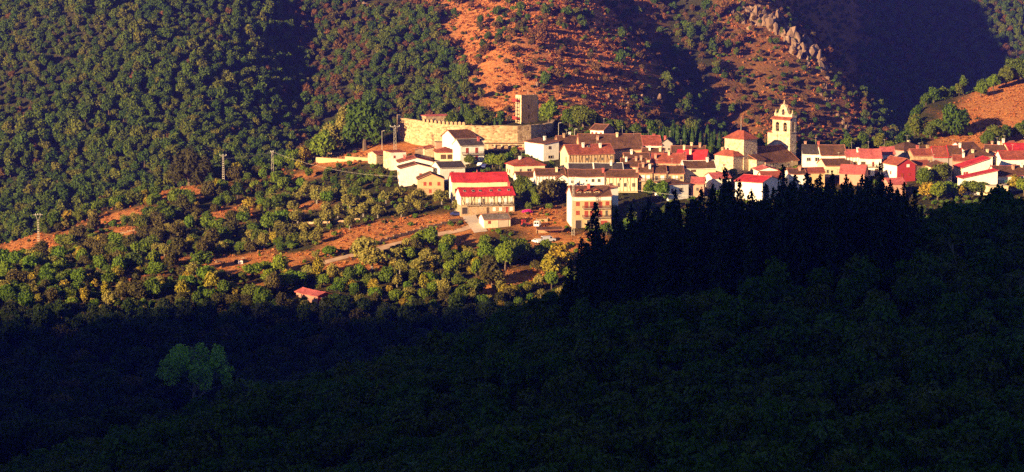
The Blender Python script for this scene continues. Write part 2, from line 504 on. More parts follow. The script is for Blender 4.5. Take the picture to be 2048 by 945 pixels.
openg = np.where(onB & clearing, .95, openg)
# soften
for _ in range(2):
    openg[1:-1, 1:-1] = (openg[1:-1, 1:-1] * 2 + openg[:-2, 1:-1] + openg[2:, 1:-1] + openg[1:-1, :-2] + openg[1:-1, 2:]) / 6
ny, nx = GX.shape
me = bpy.data.meshes.new('terrain')
me.vertices.add(nx * ny)
me.vertices.foreach_set('co', np.stack([GX, GY, GZ], 2).ravel())
idx = np.arange(nx * ny).reshape(ny, nx)
quads = np.stack([idx[:-1, :-1], idx[:-1, 1:], idx[1:, 1:], idx[1:, :-1]], 2).reshape(-1, 4)
me.loops.add(quads.size)
me.loops.foreach_set('vertex_index', quads.ravel().astype(np.int32))
me.polygons.add(len(quads))
me.polygons.foreach_set('loop_start', np.arange(0, quads.size, 4, dtype=np.int32))
me.polygons.foreach_set('use_smooth', np.ones(len(quads), bool))
at_ = me.attributes.new('open_ground', 'FLOAT', 'POINT')
at_.data.foreach_set('value', openg.ravel().astype(np.float32))
me.update(calc_edges=True)
m, nt, b = new_mat('hillside_ground', 1.0, 0.0)
co = coords(nt)
an = nt.nodes.new('ShaderNodeAttribute'); an.attribute_name = 'open_ground'
n1 = noise(nt, 0.09, co, 7, 0.7)
n2 = noise(nt, 0.55, co, 6, 0.75)
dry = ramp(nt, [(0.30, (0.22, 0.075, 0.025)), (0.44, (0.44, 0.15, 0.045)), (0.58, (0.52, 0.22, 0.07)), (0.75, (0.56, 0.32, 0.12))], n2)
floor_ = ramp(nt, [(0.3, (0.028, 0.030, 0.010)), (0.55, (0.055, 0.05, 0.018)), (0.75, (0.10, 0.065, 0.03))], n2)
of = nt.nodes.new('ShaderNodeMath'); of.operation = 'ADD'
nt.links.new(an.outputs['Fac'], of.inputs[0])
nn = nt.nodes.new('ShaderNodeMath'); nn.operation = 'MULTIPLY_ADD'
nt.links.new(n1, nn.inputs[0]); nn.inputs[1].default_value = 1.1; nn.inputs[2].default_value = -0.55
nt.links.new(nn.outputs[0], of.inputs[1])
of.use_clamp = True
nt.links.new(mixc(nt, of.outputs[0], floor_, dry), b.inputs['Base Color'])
bump(nt, b, n2, 0.9, 1.2)
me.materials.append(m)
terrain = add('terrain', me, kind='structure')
terrain['label'] = 'hillsides of rust coloured bracken and dry grass round the village'

# ------------------------------------------------------------------ trees
def ico(sub):
    bm = bmesh.new()
    bmesh.ops.create_icosphere(bm, subdivisions=sub, radius=1)
    v = np.array([x.co[:] for x in bm.verts]); f = [tuple(q.index for q in x.verts) for x in bm.faces]
    bm.free()
    return v, f
ICO1, ICO2 = ico(1), ico(2)
def unit(v):
    return v / np.maximum(np.linalg.norm(v, axis=-1, keepdims=True), 1e-9)
def leaf_quads(pos, nrm, size, g, up=0.0, aspect=0.7):
    """one bent leaf-clump face at each position"""
    n = len(pos)
    r = g.normal(size=(n, 3)) + np.array([0, 0, up])
    a = unit(np.cross(nrm, np.cross(r, nrm)))
    b_ = np.cross(nrm, a)
    s = (size * g.uniform(0.45, 1.6, (n, 1)))
    v = np.stack([pos - a * s, pos + b_ * s * aspect + nrm * s * 0.1, pos + a * s, pos - b_ * s * aspect + nrm * s * 0.1], 1).reshape(-1, 3)
    f = np.arange(4 * n).reshape(n, 4)
    return v, f
def crown_geo(seed, rx, rz, zc, lobes, leaves, leaf, core=0.6, spread=0.62, lobe_r=(0.34, 0.52), jit=0.75, flat_bottom=0.9):
    g = np.random.default_rng(seed)
    d = unit(g.normal(size=(lobes, 3)))
    d[:, 2] = np.abs(d[:, 2]) * 1.0 - flat_bottom * g.random(lobes)
    rad = spread * g.uniform(0.55, 1.0, (lobes, 1))
    c = d * rad * np.array([rx, rx, rz])
    lr = g.uniform(*lobe_r, lobes) * (rx + rz) / 2
    c[0] = (0, 0, 0); lr[0] = (0.55 if core else 0.22) * min(rx, rz)
    V, Fc = [], []
    off = 0
    if core:
        iv, if_ = ICO1
        for k in range(lobes):
            nz = 1 + 0.18 * g.normal(size=(len(iv), 1))
            V.append(c[k] + iv * lr[k] * core * nz)
            Fc += [tuple(i + off for i in q) for q in if_]
            off += len(iv)
    w = lr ** 2 / np.sum(lr ** 2)
    pick = g.choice(lobes, leaves * 2, p=w)
    u = unit(g.normal(size=(leaves * 2, 3)))
    pos = c[pick] + u * (lr[pick] * g.uniform(0.6, 1.22, leaves * 2))[:, None]
    dist = np.linalg.norm(pos[:, None] - c[None], axis=2) / lr[None]
    dist[np.arange(len(pos)), pick] = 9
    keep = np.where(dist.min(1) > 0.62)[0][:leaves]
    pos, u = pos[keep], u[keep]
    nrm = unit(u + jit * g.normal(size=u.shape) + np.array([0, 0, 0.15]))
    lv, lf = leaf_quads(pos, nrm, leaf, g)
    V.append(lv); Fc += [tuple(q) for q in (lf + off)]
    V = np.concatenate(V)
    V[:, 2] += zc
    return V, Fc
def trunk_geo(seed, h, r, crown_r, limbs=4, top=0.75):
    g = random.Random(seed)
    mb = MB()
    p = Vector((0, 0, -0.8)); z = 0.0
    prev, pr = p, r * 1.15
    for k in range(4):
        q = Vector((g.uniform(-.12, .12) * crown_r * (k + 1) / 4, g.uniform(-.12, .12) * crown_r * (k + 1) / 4, h * top * (k + 1) / 4))
        qr = r * (1 - 0.19 * (k + 1))
        mb.tube(prev, q, pr, qr, 6)
        if k >= 1:
            for _ in range(limbs // 2):
                a = g.uniform(0, 6.28)
                e = q + Vector((math.cos(a), math.sin(a), 0.7)) * crown_r * g.uniform(0.4, 0.7)
                mid = (q + e) / 2 + Vector((0, 0, -0.08 * crown_r))
                mb.tube(q, mid, qr * 0.55, qr * 0.4, 5)
                mb.tube(mid, e, qr * 0.4, qr * 0.15, 5)
        prev, pr = q, qr
    return mb
def pine_geo(seed, h, r):
    g = np.random.default_rng(seed)
    P, N = [], []
    z = h * 0.12
    while z < h * 0.99:
        t = z / h
        L = r * (1 - t) ** 0.72 * g.uniform(0.7, 1.15) + 0.10
        nb = int(6 + 4 * (1 - t))
        a0 = g.uniform(0, 6.28)
        for k in range(nb):
            if g.random() < 0.13:
                continue
            a = a0 + 6.283 * k / nb + g.uniform(-.3, .3)
            l = L * g.uniform(0.6, 1.2)
            n = max(3, int(l * 9))
            s = g.uniform(0.15, 1.0, n) ** 0.7
            base = np.stack([np.cos(a) * s * l, np.sin(a) * s * l, z + s * l * 0.32 + 0.1 * g.normal(size=n)], 1)
            P.append(base + g.normal(size=base.shape) * 0.13)
            N.append(g.normal(size=base.shape) + np.array([np.cos(a) * .4, np.sin(a) * .4, 0.5]))
        z += h * 0.034 * g.uniform(0.8, 1.3)
    # leader
    n = 14
    P.append(np.stack([g.normal(size=n) * 0.06, g.normal(size=n) * 0.06, h * g.uniform(0.93, 1.03, n)], 1)); N.append(g.normal(size=(n, 3)))
    P = np.concatenate(P); N = unit(np.concatenate(N))
    v, f = leaf_quads(P, N, 0.26, g, up=1.6, aspect=0.5)
    return v, [tuple(q) for q in f]
def cypress_geo(seed, h, r, n=900, leaf=0.2):
    g = np.random.default_rng(seed)
    t = g.random(n) ** 0.85
    a = g.uniform(0, 6.283, n)
    prof = r * np.minimum(1, (t * 5 + 0.3)) * (1 - t) ** 0.55 * (1 + 0.16 * np.sin(a * 3 + t * 11) + 0.1 * g.normal(size=n))
    pos = np.stack([np.cos(a) * prof, np.sin(a) * prof, t * h], 1)
    nrm = unit(np.stack([np.cos(a), np.sin(a), 0.3 + 0 * a], 1) + 0.5 * g.normal(size=(n, 3)))
    v, f = leaf_quads(pos, nrm, leaf, g, up=1.5)
    iv, if_ = ICO2
    core = iv * np.array([r * 0.72, r * 0.72, h * 0.42]) + np.array([0, 0, h * 0.44])
    return np.concatenate([core, v]), [tuple(q) for q in if_] + [tuple(q) for q in (f + len(core))]
KINDS = {}
def make_kind(name, mat, nvar, crown_fn, trunk_fn, bark='bark'):
    vs_ = []
    for k in range(nvar):
        V, Fc = crown_fn(k)
        cm = make_mesh(name + '_crown', V, Fc, mat)
        tb = trunk_fn(k)
        tm = tb.mesh(name + '_trunk', bark)
        n = len(V)
        full = make_mesh(name + '_full', list(V) + tb.v, Fc + [tuple(i + n for i in q) for q in tb.f], [mat, bark], [0] * len(Fc) + [1] * len(tb.f))
        vs_.append((cm, tm, full))
    KINDS[name] = vs_
def cg(s0, *a, **kw):
    return lambda k: crown_geo(s0 + k * 13, *a, **kw)
make_kind('forest', 'leaf_forest', 6, cg(100, 2.7, 3.3, 3.6, 10, 720, 0.36), lambda k: trunk_geo(k, 5, 0.22, 2.6))
make_kind('autumn', 'leaf_autumn', 4, cg(200, 2.4, 2.0, 3.0, 8, 420, 0.34, core=0.6), lambda k: trunk_geo(k + 20, 4, 0.18, 2.2))
make_kind('oak', 'leaf_oak', 6, cg(300, 3.0, 2.8, 3.2, 11, 1100, 0.30), lambda k: trunk_geo(k + 40, 5, 0.24, 2.7))
make_kind('bright', 'leaf_bright', 4, cg(400, 2.8, 2.9, 3.2, 11, 1000, 0.30), lambda k: trunk_geo(k + 50, 5, 0.2, 2.5))
make_kind('yellow', 'leaf_yellow', 3, cg(500, 2.4, 2.6, 2.9, 9, 700, 0.27, core=0.55), lambda k: trunk_geo(k + 60, 4.5, 0.16, 2.2))
make_kind('olive', 'leaf_olive', 5, cg(600, 2.6, 2.1, 2.4, 10, 950, 0.24, core=0.66, flat_bottom=0.55), lambda k: trunk_geo(k + 70, 3.4, 0.28, 2.2), 'palebark')
make_kind('holm', 'leaf_holm', 5, cg(700, 3.0, 2.5, 2.6, 12, 1100, 0.26), lambda k: trunk_geo(k + 80, 4.0, 0.25, 2.6))
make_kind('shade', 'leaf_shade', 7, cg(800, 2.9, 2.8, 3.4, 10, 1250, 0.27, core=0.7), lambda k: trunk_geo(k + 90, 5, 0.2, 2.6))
make_kind('valley', 'leaf_valley_dimmed', 6, cg(850, 3.0, 2.8, 3.3, 10, 1100, 0.28, core=0.62), lambda k: trunk_geo(k + 95, 5, 0.2, 2.6))
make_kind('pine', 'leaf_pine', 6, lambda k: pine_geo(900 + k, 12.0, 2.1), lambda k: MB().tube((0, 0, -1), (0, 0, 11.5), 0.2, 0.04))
make_kind('cypress', 'leaf_cypress', 3, lambda k: cypress_geo(950 + k, 6.0, 0.75), lambda k: MB().tube((0, 0, -0.6), (0, 0, 3), 0.14, 0.1))
make_kind('shrub', 'leaf_holm', 4, cg(1000, 1.3, 0.9, 0.7, 6, 220, 0.2, core=0.7), lambda k: trunk_geo(k + 110, 1.0, 0.07, 1.0, 2))
make_kind('greenshrub', 'leaf_bright', 3, cg(1050, 1.4, 1.0, 0.8, 7, 320, 0.2, core=0.7), lambda k: trunk_geo(k + 120, 1.1, 0.07, 1.1, 2))
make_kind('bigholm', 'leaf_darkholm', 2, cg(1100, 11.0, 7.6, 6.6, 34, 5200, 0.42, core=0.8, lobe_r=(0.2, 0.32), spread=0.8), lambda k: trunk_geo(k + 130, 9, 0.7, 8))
make_kind('bigoak', 'leaf_oak', 3, cg(1150, 5.0, 5.4, 5.2, 24, 3200, 0.34, core=0.78, lobe_r=(0.24, 0.36), spread=0.75), lambda k: trunk_geo(k + 140, 8, 0.5, 4.5))
make_kind('bigbright', 'leaf_bright', 3, cg(1200, 3.4, 4.2, 4.2, 18, 2000, 0.3, core=0.75, lobe_r=(0.26, 0.38), spread=0.72), lambda k: trunk_geo(k + 150, 6, 0.35, 3))
make_kind('silver', 'leaf_olive', 2, cg(1250, 3.2, 4.6, 5.0, 16, 1800, 0.3, core=0.65, lobe_r=(0.26, 0.36), spread=0.72), lambda k: trunk_geo(k + 160, 7, 0.35, 3), 'palebark')
def poplar_trunk(k):
    g = random.Random(k + 5)
    mb = MB()
    pts = [Vector((0, 0, -1)), Vector((0.1, 0, 3)), Vector((-0.1, .1, 6)), Vector((0.2, 0, 9)), Vector((0, 0, 13)), Vector((.2, 0, 17))]
    rr = [.45, .38, .33, .27, .17, .06]
    for a, b_, ra, rb in zip(pts, pts[1:], rr, rr[1:]):
        mb.tube(a, b_, ra, rb, 7)
    for z, n in ((5, 3), (7, 4), (8.5, 4), (10, 5), (12, 4), (14, 3)):
        for _ in range(n):
            a = g.uniform(0, 6.28); L = g.uniform(3.5, 6.5) * (1.2 if z < 12 else 0.75)
            p0 = Vector((0, 0, z)); p1 = p0 + Vector((math.cos(a) * L * .5, math.sin(a) * L * .5, L * 0.35)); p2 = p0 + Vector((math.cos(a) * L, math.sin(a) * L, L * 0.55))
            mb.tube(p0, p1, .13, .09, 5); mb.tube(p1, p2, .09, .03, 5)
    return mb
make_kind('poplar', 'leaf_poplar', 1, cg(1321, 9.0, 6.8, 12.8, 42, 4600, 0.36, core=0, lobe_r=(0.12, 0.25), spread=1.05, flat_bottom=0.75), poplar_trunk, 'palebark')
def bare_tree(seed, h):
    g = random.Random(seed); mb = MB()
    def grow(p, d, L, r, lv):
        q = p + d * L
        mb.tube(p, q, r, r * 0.6, 4)
        if lv:
            for _ in range(3):
                dd = (d + Vector((g.uniform(-.6, .6), g.uniform(-.6, .6), g.uniform(0, .3)))).normalized()
                grow(p + d * L * g.uniform(.5, 1), dd, L * 0.62, r * 0.55, lv - 1)
    grow(Vector((0, 0, -.5)), Vector((0, 0, 1)), h * 0.5, 0.13, 3)
    return mb
BARE = [bare_tree(k, 8.0).mesh('bare_tree', 'palebark') for k in range(3)]

NAMES = {'forest': ('woodland_tree', 'tree'), 'autumn': ('autumn_tree', 'tree'), 'oak': ('green_oak', 'tree'), 'bright': ('leafy_tree', 'tree'),
         'yellow': ('yellowing_tree', 'tree'), 'olive': ('olive_tree', 'olive tree'), 'holm': ('holm_oak', 'tree'), 'shade': ('oak_tree', 'tree'), 'valley': ('valley_tree', 'tree'),
         'pine': ('pine_tree', 'pine tree'), 'cypress': ('cypress_tree', 'cypress'), 'shrub': ('shrub', 'shrub'), 'greenshrub': ('shrub', 'shrub'),
         'bigholm': ('holm_oak', 'tree'), 'bigoak': ('large_oak', 'tree'), 'bigbright': ('leafy_tree', 'tree'), 'silver': ('silver_tree', 'tree'), 'poplar': ('poplar_tree', 'tree')}
def plant(kind, loc, scale, label, group=None, rz=None, parts=True, var=None, zs=1.0, name=None):
    vs_ = KINDS[kind]
    cm, tm, full = vs_[rnd.randrange(len(vs_)) if var is None else var % len(vs_)]
    rz = rnd.uniform(0, 6.28) if rz is None else rz
    nm, cat = NAMES[kind]
    nm = name or nm
    sc = (scale * rnd.uniform(.85, 1.2), scale * rnd.uniform(.85, 1.2), scale * zs) if kind not in ('pine', 'poplar', 'cypress') else (scale, scale, scale * zs)
    if parts:
        o = thing(nm, label, cat, loc, rz, group, sc)
        add('crown', cm, o); add('trunk', tm, o)
    else:
        o = add(nm, full, None, loc, rz, sc, label=label, category=cat)
        if group:
            o['group'] = group
    return o
def gn_stuff(name, label, meshes, pts, cat=None):
    """many instances of a few meshes as one object; pts rows: x y z rotation scale variant"""
    pts = np.asarray(pts, float)
    me = bpy.data.meshes.new(name)
    me.vertices.add(len(pts))
    me.vertices.foreach_set('co', pts[:, :3].ravel())
    for an, c, t in (('rz', 3, 'FLOAT'), ('sc', 4, 'FLOAT'), ('vi', 5, 'INT')):
        a = me.attributes.new(an, t, 'POINT')
        a.data.foreach_set('value', pts[:, c].astype(np.int32 if t == 'INT' else np.float32))
    pc = bpy.data.collections.new(name + '_sources')
    for k, q in enumerate(meshes):
        pc.objects.link(bpy.data.objects.new(name + '_source_%02d' % k, q))
    ng = bpy.data.node_groups.new(name + '_scatter', 'GeometryNodeTree')
    ng.interface.new_socket('Geometry', in_out='INPUT', socket_type='NodeSocketGeometry')
    ng.interface.new_socket('Geometry', in_out='OUTPUT', socket_type='NodeSocketGeometry')
    N = ng.nodes
    gi = N.new('NodeGroupInput'); go = N.new('NodeGroupOutput')
    ip = N.new('GeometryNodeInstanceOnPoints'); ci = N.new('GeometryNodeCollectionInfo')
    ci.inputs['Collection'].default_value = pc
    ci.inputs['Separate Children'].default_value = True
    ci.inputs['Reset Children'].default_value = True
    def attr(nm, t):
        a = N.new('GeometryNodeInputNamedAttribute'); a.data_type = t; a.inputs['Name'].default_value = nm
        return a.outputs['Attribute']
    cx = N.new('ShaderNodeCombineXYZ')
    ng.links.new(attr('rz', 'FLOAT'), cx.inputs['Z'])
    ng.links.new(gi.outputs[0], ip.inputs['Points'])
    ng.links.new(ci.outputs[0], ip.inputs['Instance'])
    ip.inputs['Pick Instance'].default_value = True
    ng.links.new(attr('vi', 'INT'), ip.inputs['Instance Index'])
    ng.links.new(cx.outputs[0], ip.inputs['Rotation'])
    ng.links.new(attr('sc', 'FLOAT'), ip.inputs['Scale'])
    ng.links.new(ip.outputs[0], go.inputs[0])
    o = add(name, me, kind='stuff', label=label)
    if cat:
        o['category'] = cat
    md = o.modifiers.new('scatter', 'NODES'); md.node_group = ng
    return o
# ------------------------------------------------------------------ building parts
FOOT = []                     # footprints kept clear of trees: x, y, angle, x0, x1, y0, y1 (local)
def frame_mesh(name, mat):
    mb = MB()
    mb.box(-.5, -.40, -.07, .02, -.5, .5).box(.40, .5, -.07, .02, -.5, .5).box(-.40, .40, -.07, .02, .41, .5)
    mb.box(-.56, .56, -.12, .02, -.56, -.5)
    return mb.mesh(name, mat)
def pane_mesh(kind):
    mb = MB()
    if kind == 'dark':
        mb.box(-.40, .40, -.02, .01, -.5, .41, 0)
        mb.box(-.03, .03, -.04, -.02, -.5, .41, 1)
        return mb.mesh('pane', ['glass', 'frame'])
    mat = {'red': 'redwood', 'white': 'whitepaint', 'wood': 'wood'}[kind]
    mb.box(-.40, -.012, -.045, .01, -.49, .40, 0).box(.012, .40, -.045, .01, -.49, .40, 0)
    for z in (-.25, 0.0, .2):
        mb.box(-.38, -.03, -.055, -.045, z - .015, z + .015, 0).box(.03, .38, -.055, -.045, z - .015, z + .015, 0)
    return mb.mesh('shutter', mat)
FRAMES = {k: frame_mesh('window_frame', m_) for k, m_ in (('dark', 'frame'), ('red', 'redwood'), ('white', 'whitepaint'), ('wood', 'wood'))}
PANES = {k: pane_mesh(k) for k in ('dark', 'red', 'white', 'wood')}
def window(par, x, z, w, h, kind='dark', y=0.0, rz=0.0):
    o = add('window', FRAMES[kind], par, (x, y, z), rz, (w, 1.0, h))
    add('pane' if kind == 'dark' else 'shutter', PANES[kind], o)
    return o
def door_mesh(mat):
    mb = MB()
    mb.box(-.5, -.44, -.08, .02, 0, 1.0, 1).box(.44, .5, -.08, .02, 0, 1.0, 1).box(-.44, .44, -.08, .02, .96, 1.0, 1)
    mb.box(-.44, .44, -.03, .01, 0, .96, 0)
    for z in (.2, .5, .78):
        mb.box(-.36, .36, -.045, -.03, z - .09, z + .09, 0)
    return mb.mesh('door', [mat, 'frame'])
DOORS = {k: door_mesh(k) for k in ('wood', 'redwood', 'concrete', 'iron')}
def chimney_mesh(mat):
    mb = MB().box(-.5, .5, -.5, .5, -1.2, .8).box(-.62, .62, -.62, .62, .8, .92)
    for sx in (-.4, .4):
        for sy in (-.4, .4):
            mb.box(sx - .1, sx + .1, sy - .1, sy + .1, .92, 1.15)
    mb.prism([(-.65, 1.15), (.65, 1.15), (0, 1.42)], 'x', -.65, .65)
    return mb.mesh('chimney', mat)
CHIM = {k: chimney_mesh(k) for k in ('white', 'pink', 'brickred', 'stone', 'cream')}
def balcony(par, x0, x1, z, depth=0.95, mat='wood', slab='concrete', h=0.95):
    mb = MB().box(x0, x1, -depth, 0.0, z - .14, z)
    n = max(1, int((x1 - x0) / 2.4))
    for k in range(n + 1):
        xx = x0 + .1 + (x1 - x0 - .2) * k / n
        mb.box(xx - .06, xx + .06, -depth * .8, -0.0, z - .3, z - .14)
    o = add('balcony', mb.mesh('balcony', slab), par)
    rb = MB().box(x0, x1, -depth, -depth + .06, z + h - .07, z + h).box(x0, x1, -depth, -depth + .05, z + .08, z + .13)
    rb.box(x0, x0 + .06, -depth + .06, 0, z + h - .07, z + h).box(x1 - .06, x1, -depth + .06, 0, z + h - .07, z + h)
    n = int((x1 - x0) / 0.22)
    for k in range(n + 1):
        xx = x0 + .02 + (x1 - x0 - .08) * k / n
        rb.box(xx, xx + .045, -depth + .01, -depth + .05, z + .13, z + h - .07)
    for yy in np.arange(-depth + .3, -.05, .25):
        rb.box(x0 + .01, x0 + .05, yy, yy + .04, z, z + h - .07).box(x1 - .05, x1 - .01, yy, yy + .04, z, z + h - .07)
    add('railing', rb.mesh('railing', mat), o)
    return o
def timbers(par, x0, x1, z0, z1, step=1.15, mat='wood', braces=True):
    c = cube(mat)
    xs = np.linspace(x0 + .1, x1 - .1, max(2, int((x1 - x0) / step) + 1))
    for k, x in enumerate(xs):
        add('timber', c, par, (x, -.03, (z0 + z1) / 2), 0, (.14, .10, z1 - z0))
    for z in (z0, z1 - .08):
        add('timber', c, par, ((x0 + x1) / 2, -.035, z), 0, (x1 - x0, .11, .16))
    if braces and len(xs) > 2:
        for k in range(0, len(xs) - 1, 3):
            o = add('timber', c, par, ((xs[k] + xs[k + 1]) / 2, -.03, (z0 + z1) / 2), 0, (.12, .09, math.hypot(xs[k + 1] - xs[k], z1 - z0)))
            o.rotation_euler = (0, math.atan2(xs[k + 1] - xs[k], z1 - z0) * (1 if k % 2 else -1), 0)
def roof_prism(length, prof, o0, o1, axis, seed, thick=0.2):
    """pitched roof: prof is a list of (across, z) along the top, extruded over the length with a slight old sag"""
    g = random.Random(seed)
    if len(prof) == 3:       # ridge tiles
        (a0, z0), (a1, z1), (a2, z2) = prof
        s0, s1 = (z1 - z0) / (a1 - a0), (z1 - z2) / (a2 - a1)
        prof = [prof[0], (a1 - .22, z1 - .22 * s0), (a1 - .2, z1 + .09 - .2 * s0), (a1 + .2, z1 + .09 - .2 * s1), (a1 + .22, z1 - .22 * s1), prof[2]]
    n = max(2, int(length / 2.2))
    full = length + o0 + o1
    mb = MB(); P = len(prof); rows = []
    along = [0, .24] + [.24 + (full - .48) * k / n for k in range(1, n)] + [full - .24, full]
    n = len(along) - 1
    for k, al in enumerate(along):
        a = -o0 + al
        sag = g.uniform(-.06, .06) * (0 < k < n) - 0.12 * math.sin(math.pi * al / full)
        rows.append([(a, c, z + sag) for c, z in prof] + [(a, c, z + sag - thick) for c, z in prof])
    fx = (lambda p: p) if axis == 'x' else (lambda p: (p[1], p[0], p[2]))
    V = [fx(p) for r_ in rows for p in r_]
    S = 2 * P; Fs, Ms = [], []
    for k in range(n):
        a, c = k * S, (k + 1) * S
        for j in range(P - 1):
            Fs.append((a + j, a + j + 1, c + j + 1, c + j)); Ms.append(1 if k in (0, n - 1) or (P == 6 and j in (1, 2, 3)) else 0)
            Fs.append((a + P + j, c + P + j, c + P + j + 1, a + P + j + 1)); Ms.append(1)
        Fs.append((a, c, c + P, a + P)); Ms.append(1)
        Fs.append((a + P - 1, a + 2 * P - 1, c + 2 * P - 1, c + P - 1)); Ms.append(1)
    for a in (0, n * S):
        for j in range(P - 1):
            Fs.append((a + j, a + j + 1, a + P + j + 1, a + P + j)); Ms.append(1)
    mb.v, mb.f, mb.m = V, Fs, Ms
    return mb
def aerial_mesh(k):
    mb = MB().tube((0, 0, 0), (0, 0, 2.2 + .5 * k), .035, .03, 5).tube((-.7, 0, 2.0 + .5 * k), (.7, 0, 2.05 + .5 * k), .025, .025, 4)
    for x in (-.6, -.3, 0, .3, .6):
        mb.tube((x, -.35, 2.02 + .5 * k), (x, .35, 2.02 + .5 * k), .02, .02, 4)
    return mb.mesh('aerial', 'steel')
AERIAL = [aerial_mesh(0), aerial_mesh(1)]
def build(name, label, cat, loc, rz, w, d, H, roof, rise, wall, rmat, side=None, over=.45, front=(), left=(), right=(), chim=(), sky_=(), timber=None,
          balc=(), doors=(), lower=None, group=None, verge='verge', depth_down=4.0, band=None):
    o = thing(name, label, cat, loc, rz, group)
    FOOT.append((loc[0], loc[1], rz, -1.0, w + 1.0, -1.5, d + 1.0))
    side = side or wall
    # walls
    mb = MB(); z0 = -depth_down
    if roof == 'gy':
        top = [(0, H), (w / 2, H + rise), (w, H)]
        for y in (0, d):
            mb.raw([(0, y, z0), (w, y, z0)] + [(x, y, z) for x, z in reversed(top)], [(0, 1, 2, 3, 4)], 0)
        mb.raw([(0, 0, z0), (0, d, z0), (0, d, H), (0, 0, H)], [(0, 1, 2, 3)], 1)
        mb.raw([(w, 0, z0), (w, d, z0), (w, d, H), (w, 0, H)], [(0, 1, 2, 3)], 1)
    elif roof == 'gx':
        for x in (0, w):
            mb.raw([(x, 0, z0), (x, d, z0), (x, d, H), (x, d / 2, H + rise), (x, 0, H)], [(0, 1, 2, 3, 4)], 1)
        for y in (0, d):
            mb.raw([(0, y, z0), (w, y, z0), (w, y, H), (0, y, H)], [(0, 1, 2, 3)], 0)
    elif roof == 'sx':       # single slope rising to the right
        for y in (0, d):
            mb.raw([(0, y, z0), (w, y, z0), (w, y, H + rise), (0, y, H)], [(0, 1, 2, 3)], 0)
        mb.raw([(0, 0, z0), (0, d, z0), (0, d, H), (0, 0, H)], [(0, 1, 2, 3)], 1)
        mb.raw([(w, 0, z0), (w, d, z0), (w, d, H + rise), (w, 0, H + rise)], [(0, 1, 2, 3)], 1)
    elif roof == 'sy':       # single slope rising to the back
        for x in (0, w):
            mb.raw([(x, 0, z0), (x, d, z0), (x, d, H + rise), (x, 0, H)], [(0, 1, 2, 3)], 1)
        mb.raw([(0, 0, z0), (w, 0, z0), (w, 0, H), (0, 0, H)], [(0, 1, 2, 3)], 0)
        mb.raw([(0, d, z0), (w, d, z0), (w, d, H + rise), (0, d, H + rise)], [(0, 1, 2, 3)], 0)
    else:
        for y in (0, d):
            mb.raw([(0, y, z0), (w, y, z0), (w, y, H), (0, y, H)], [(0, 1, 2, 3)], 0)
        for x in (0, w):
            mb.raw([(x, 0, z0), (x, d, z0), (x, d, H), (x, 0, H)], [(0, 1, 2, 3)], 1)
    add('wall', mb.mesh('wall', [wall, side]), o)
    if lower:
        add('stone_base', MB().box(-.05, w + .05, -.05, d * .9, z0, lower[1]).mesh('stone_base', lower[0]), o)
    if band:
        add('wall_band', MB().box(-.02, w + .02, -.04, .3, band[1], H - .05).mesh('wall_band', band[0]), o)
    seed = hash((round(loc[0], 1), round(w, 1))) & 0xffff
    up = 0.03
    if roof == 'gy':
        s = rise / (w / 2)
        rb = roof_prism(d, [(-over, H - over * s + up + .2), (w / 2, H + rise + up + .2), (w + over, H - over * s + up + .2)], over, over, 'y', seed)
    elif roof == 'gx':
        s = rise / (d / 2)
        rb = roof_prism(w, [(-over, H - over * s + up + .2), (d / 2, H + rise + up + .2), (d + over, H - over * s + up + .2)], over * .7, over * .7, 'x', seed)
    elif roof == 'sx':
        s = rise / w
        rb = roof_prism(d, [(-over, H - over * s + up + .2), (w + over, H + rise + over * s + up + .2)], over, over, 'y', seed)
    elif roof == 'sy':
        s = rise / d
        rb = roof_prism(w, [(-over, H - over * s + up + .2), (d + over, H + rise + over * s + up + .2)], over, over, 'x', seed)
    elif roof == 'hip':
        rb = MB(); t = .2
        x0, x1, y0, y1 = -over, w + over, -over, d + over
        k = min(x1 - x0, y1 - y0) / 2
        if (x1 - x0) >= (y1 - y0):
            r0, r1 = (x0 + k, (y0 + y1) / 2), (x1 - k, (y0 + y1) / 2)
        else:
            r0, r1 = ((x0 + x1) / 2, y0 + k), ((x0 + x1) / 2, y1 - k)
        e = 0.05
        V = [(x0, y0, H + e), (x1, y0, H + e), (x1, y1, H + e), (x0, y1, H + e), (*r0, H + rise), (r1[0] + .01, r1[1] + .01, H + rise)]
        if (x1 - x0) >= (y1 - y0):
            Fs = [(0, 1, 5, 4), (1, 2, 5), (2, 3, 4, 5), (3, 0, 4)]
        else:
            Fs = [(0, 1, 4), (1, 2, 5, 4), (2, 3, 5), (3, 0, 4, 5)]
        rb.raw(V, Fs, 0)
        rb.raw([(x0, y0, H + e), (x1, y0, H + e), (x1, y1, H + e), (x0, y1, H + e), (x0, y0, H - .12), (x1, y0, H - .12), (x1, y1, H - .12), (x0, y1, H - .12)],
               [(0, 1, 5, 4), (1, 2, 6, 5), (2, 3, 7, 6), (3, 0, 4, 7), (4, 5, 6, 7)], 1)
    else:
        rb = MB().box(-.15, w + .15, -.15, d + .15, H + .005, H + .22)
    ro = add('roof', rb.mesh('roof', [rmat, verge]), o)
    def rz_at(x, y):
        if roof == 'gx':
            return H + rise * (1 - abs(y - d / 2) / (d / 2)) + .2
        if roof == 'gy':
            return H + rise * (1 - abs(x - w / 2) / (w / 2)) + .2
        if roof == 'sx':
            return H + rise * x / w + .2
        if roof == 'sy':
            return H + rise * y / d + .2
        if roof == 'hip':
            return H + rise * max(0, 1 - max(abs(x - w / 2) / (w / 2), abs(y - d / 2) / (d / 2)))
        return H + .2
    for (u, v, mat) in chim:
        x, y = u * w, v * d
        add('chimney', CHIM[mat], ro, (x, y, rz_at(x, y) + .25), 0, (.75, .75, .9))
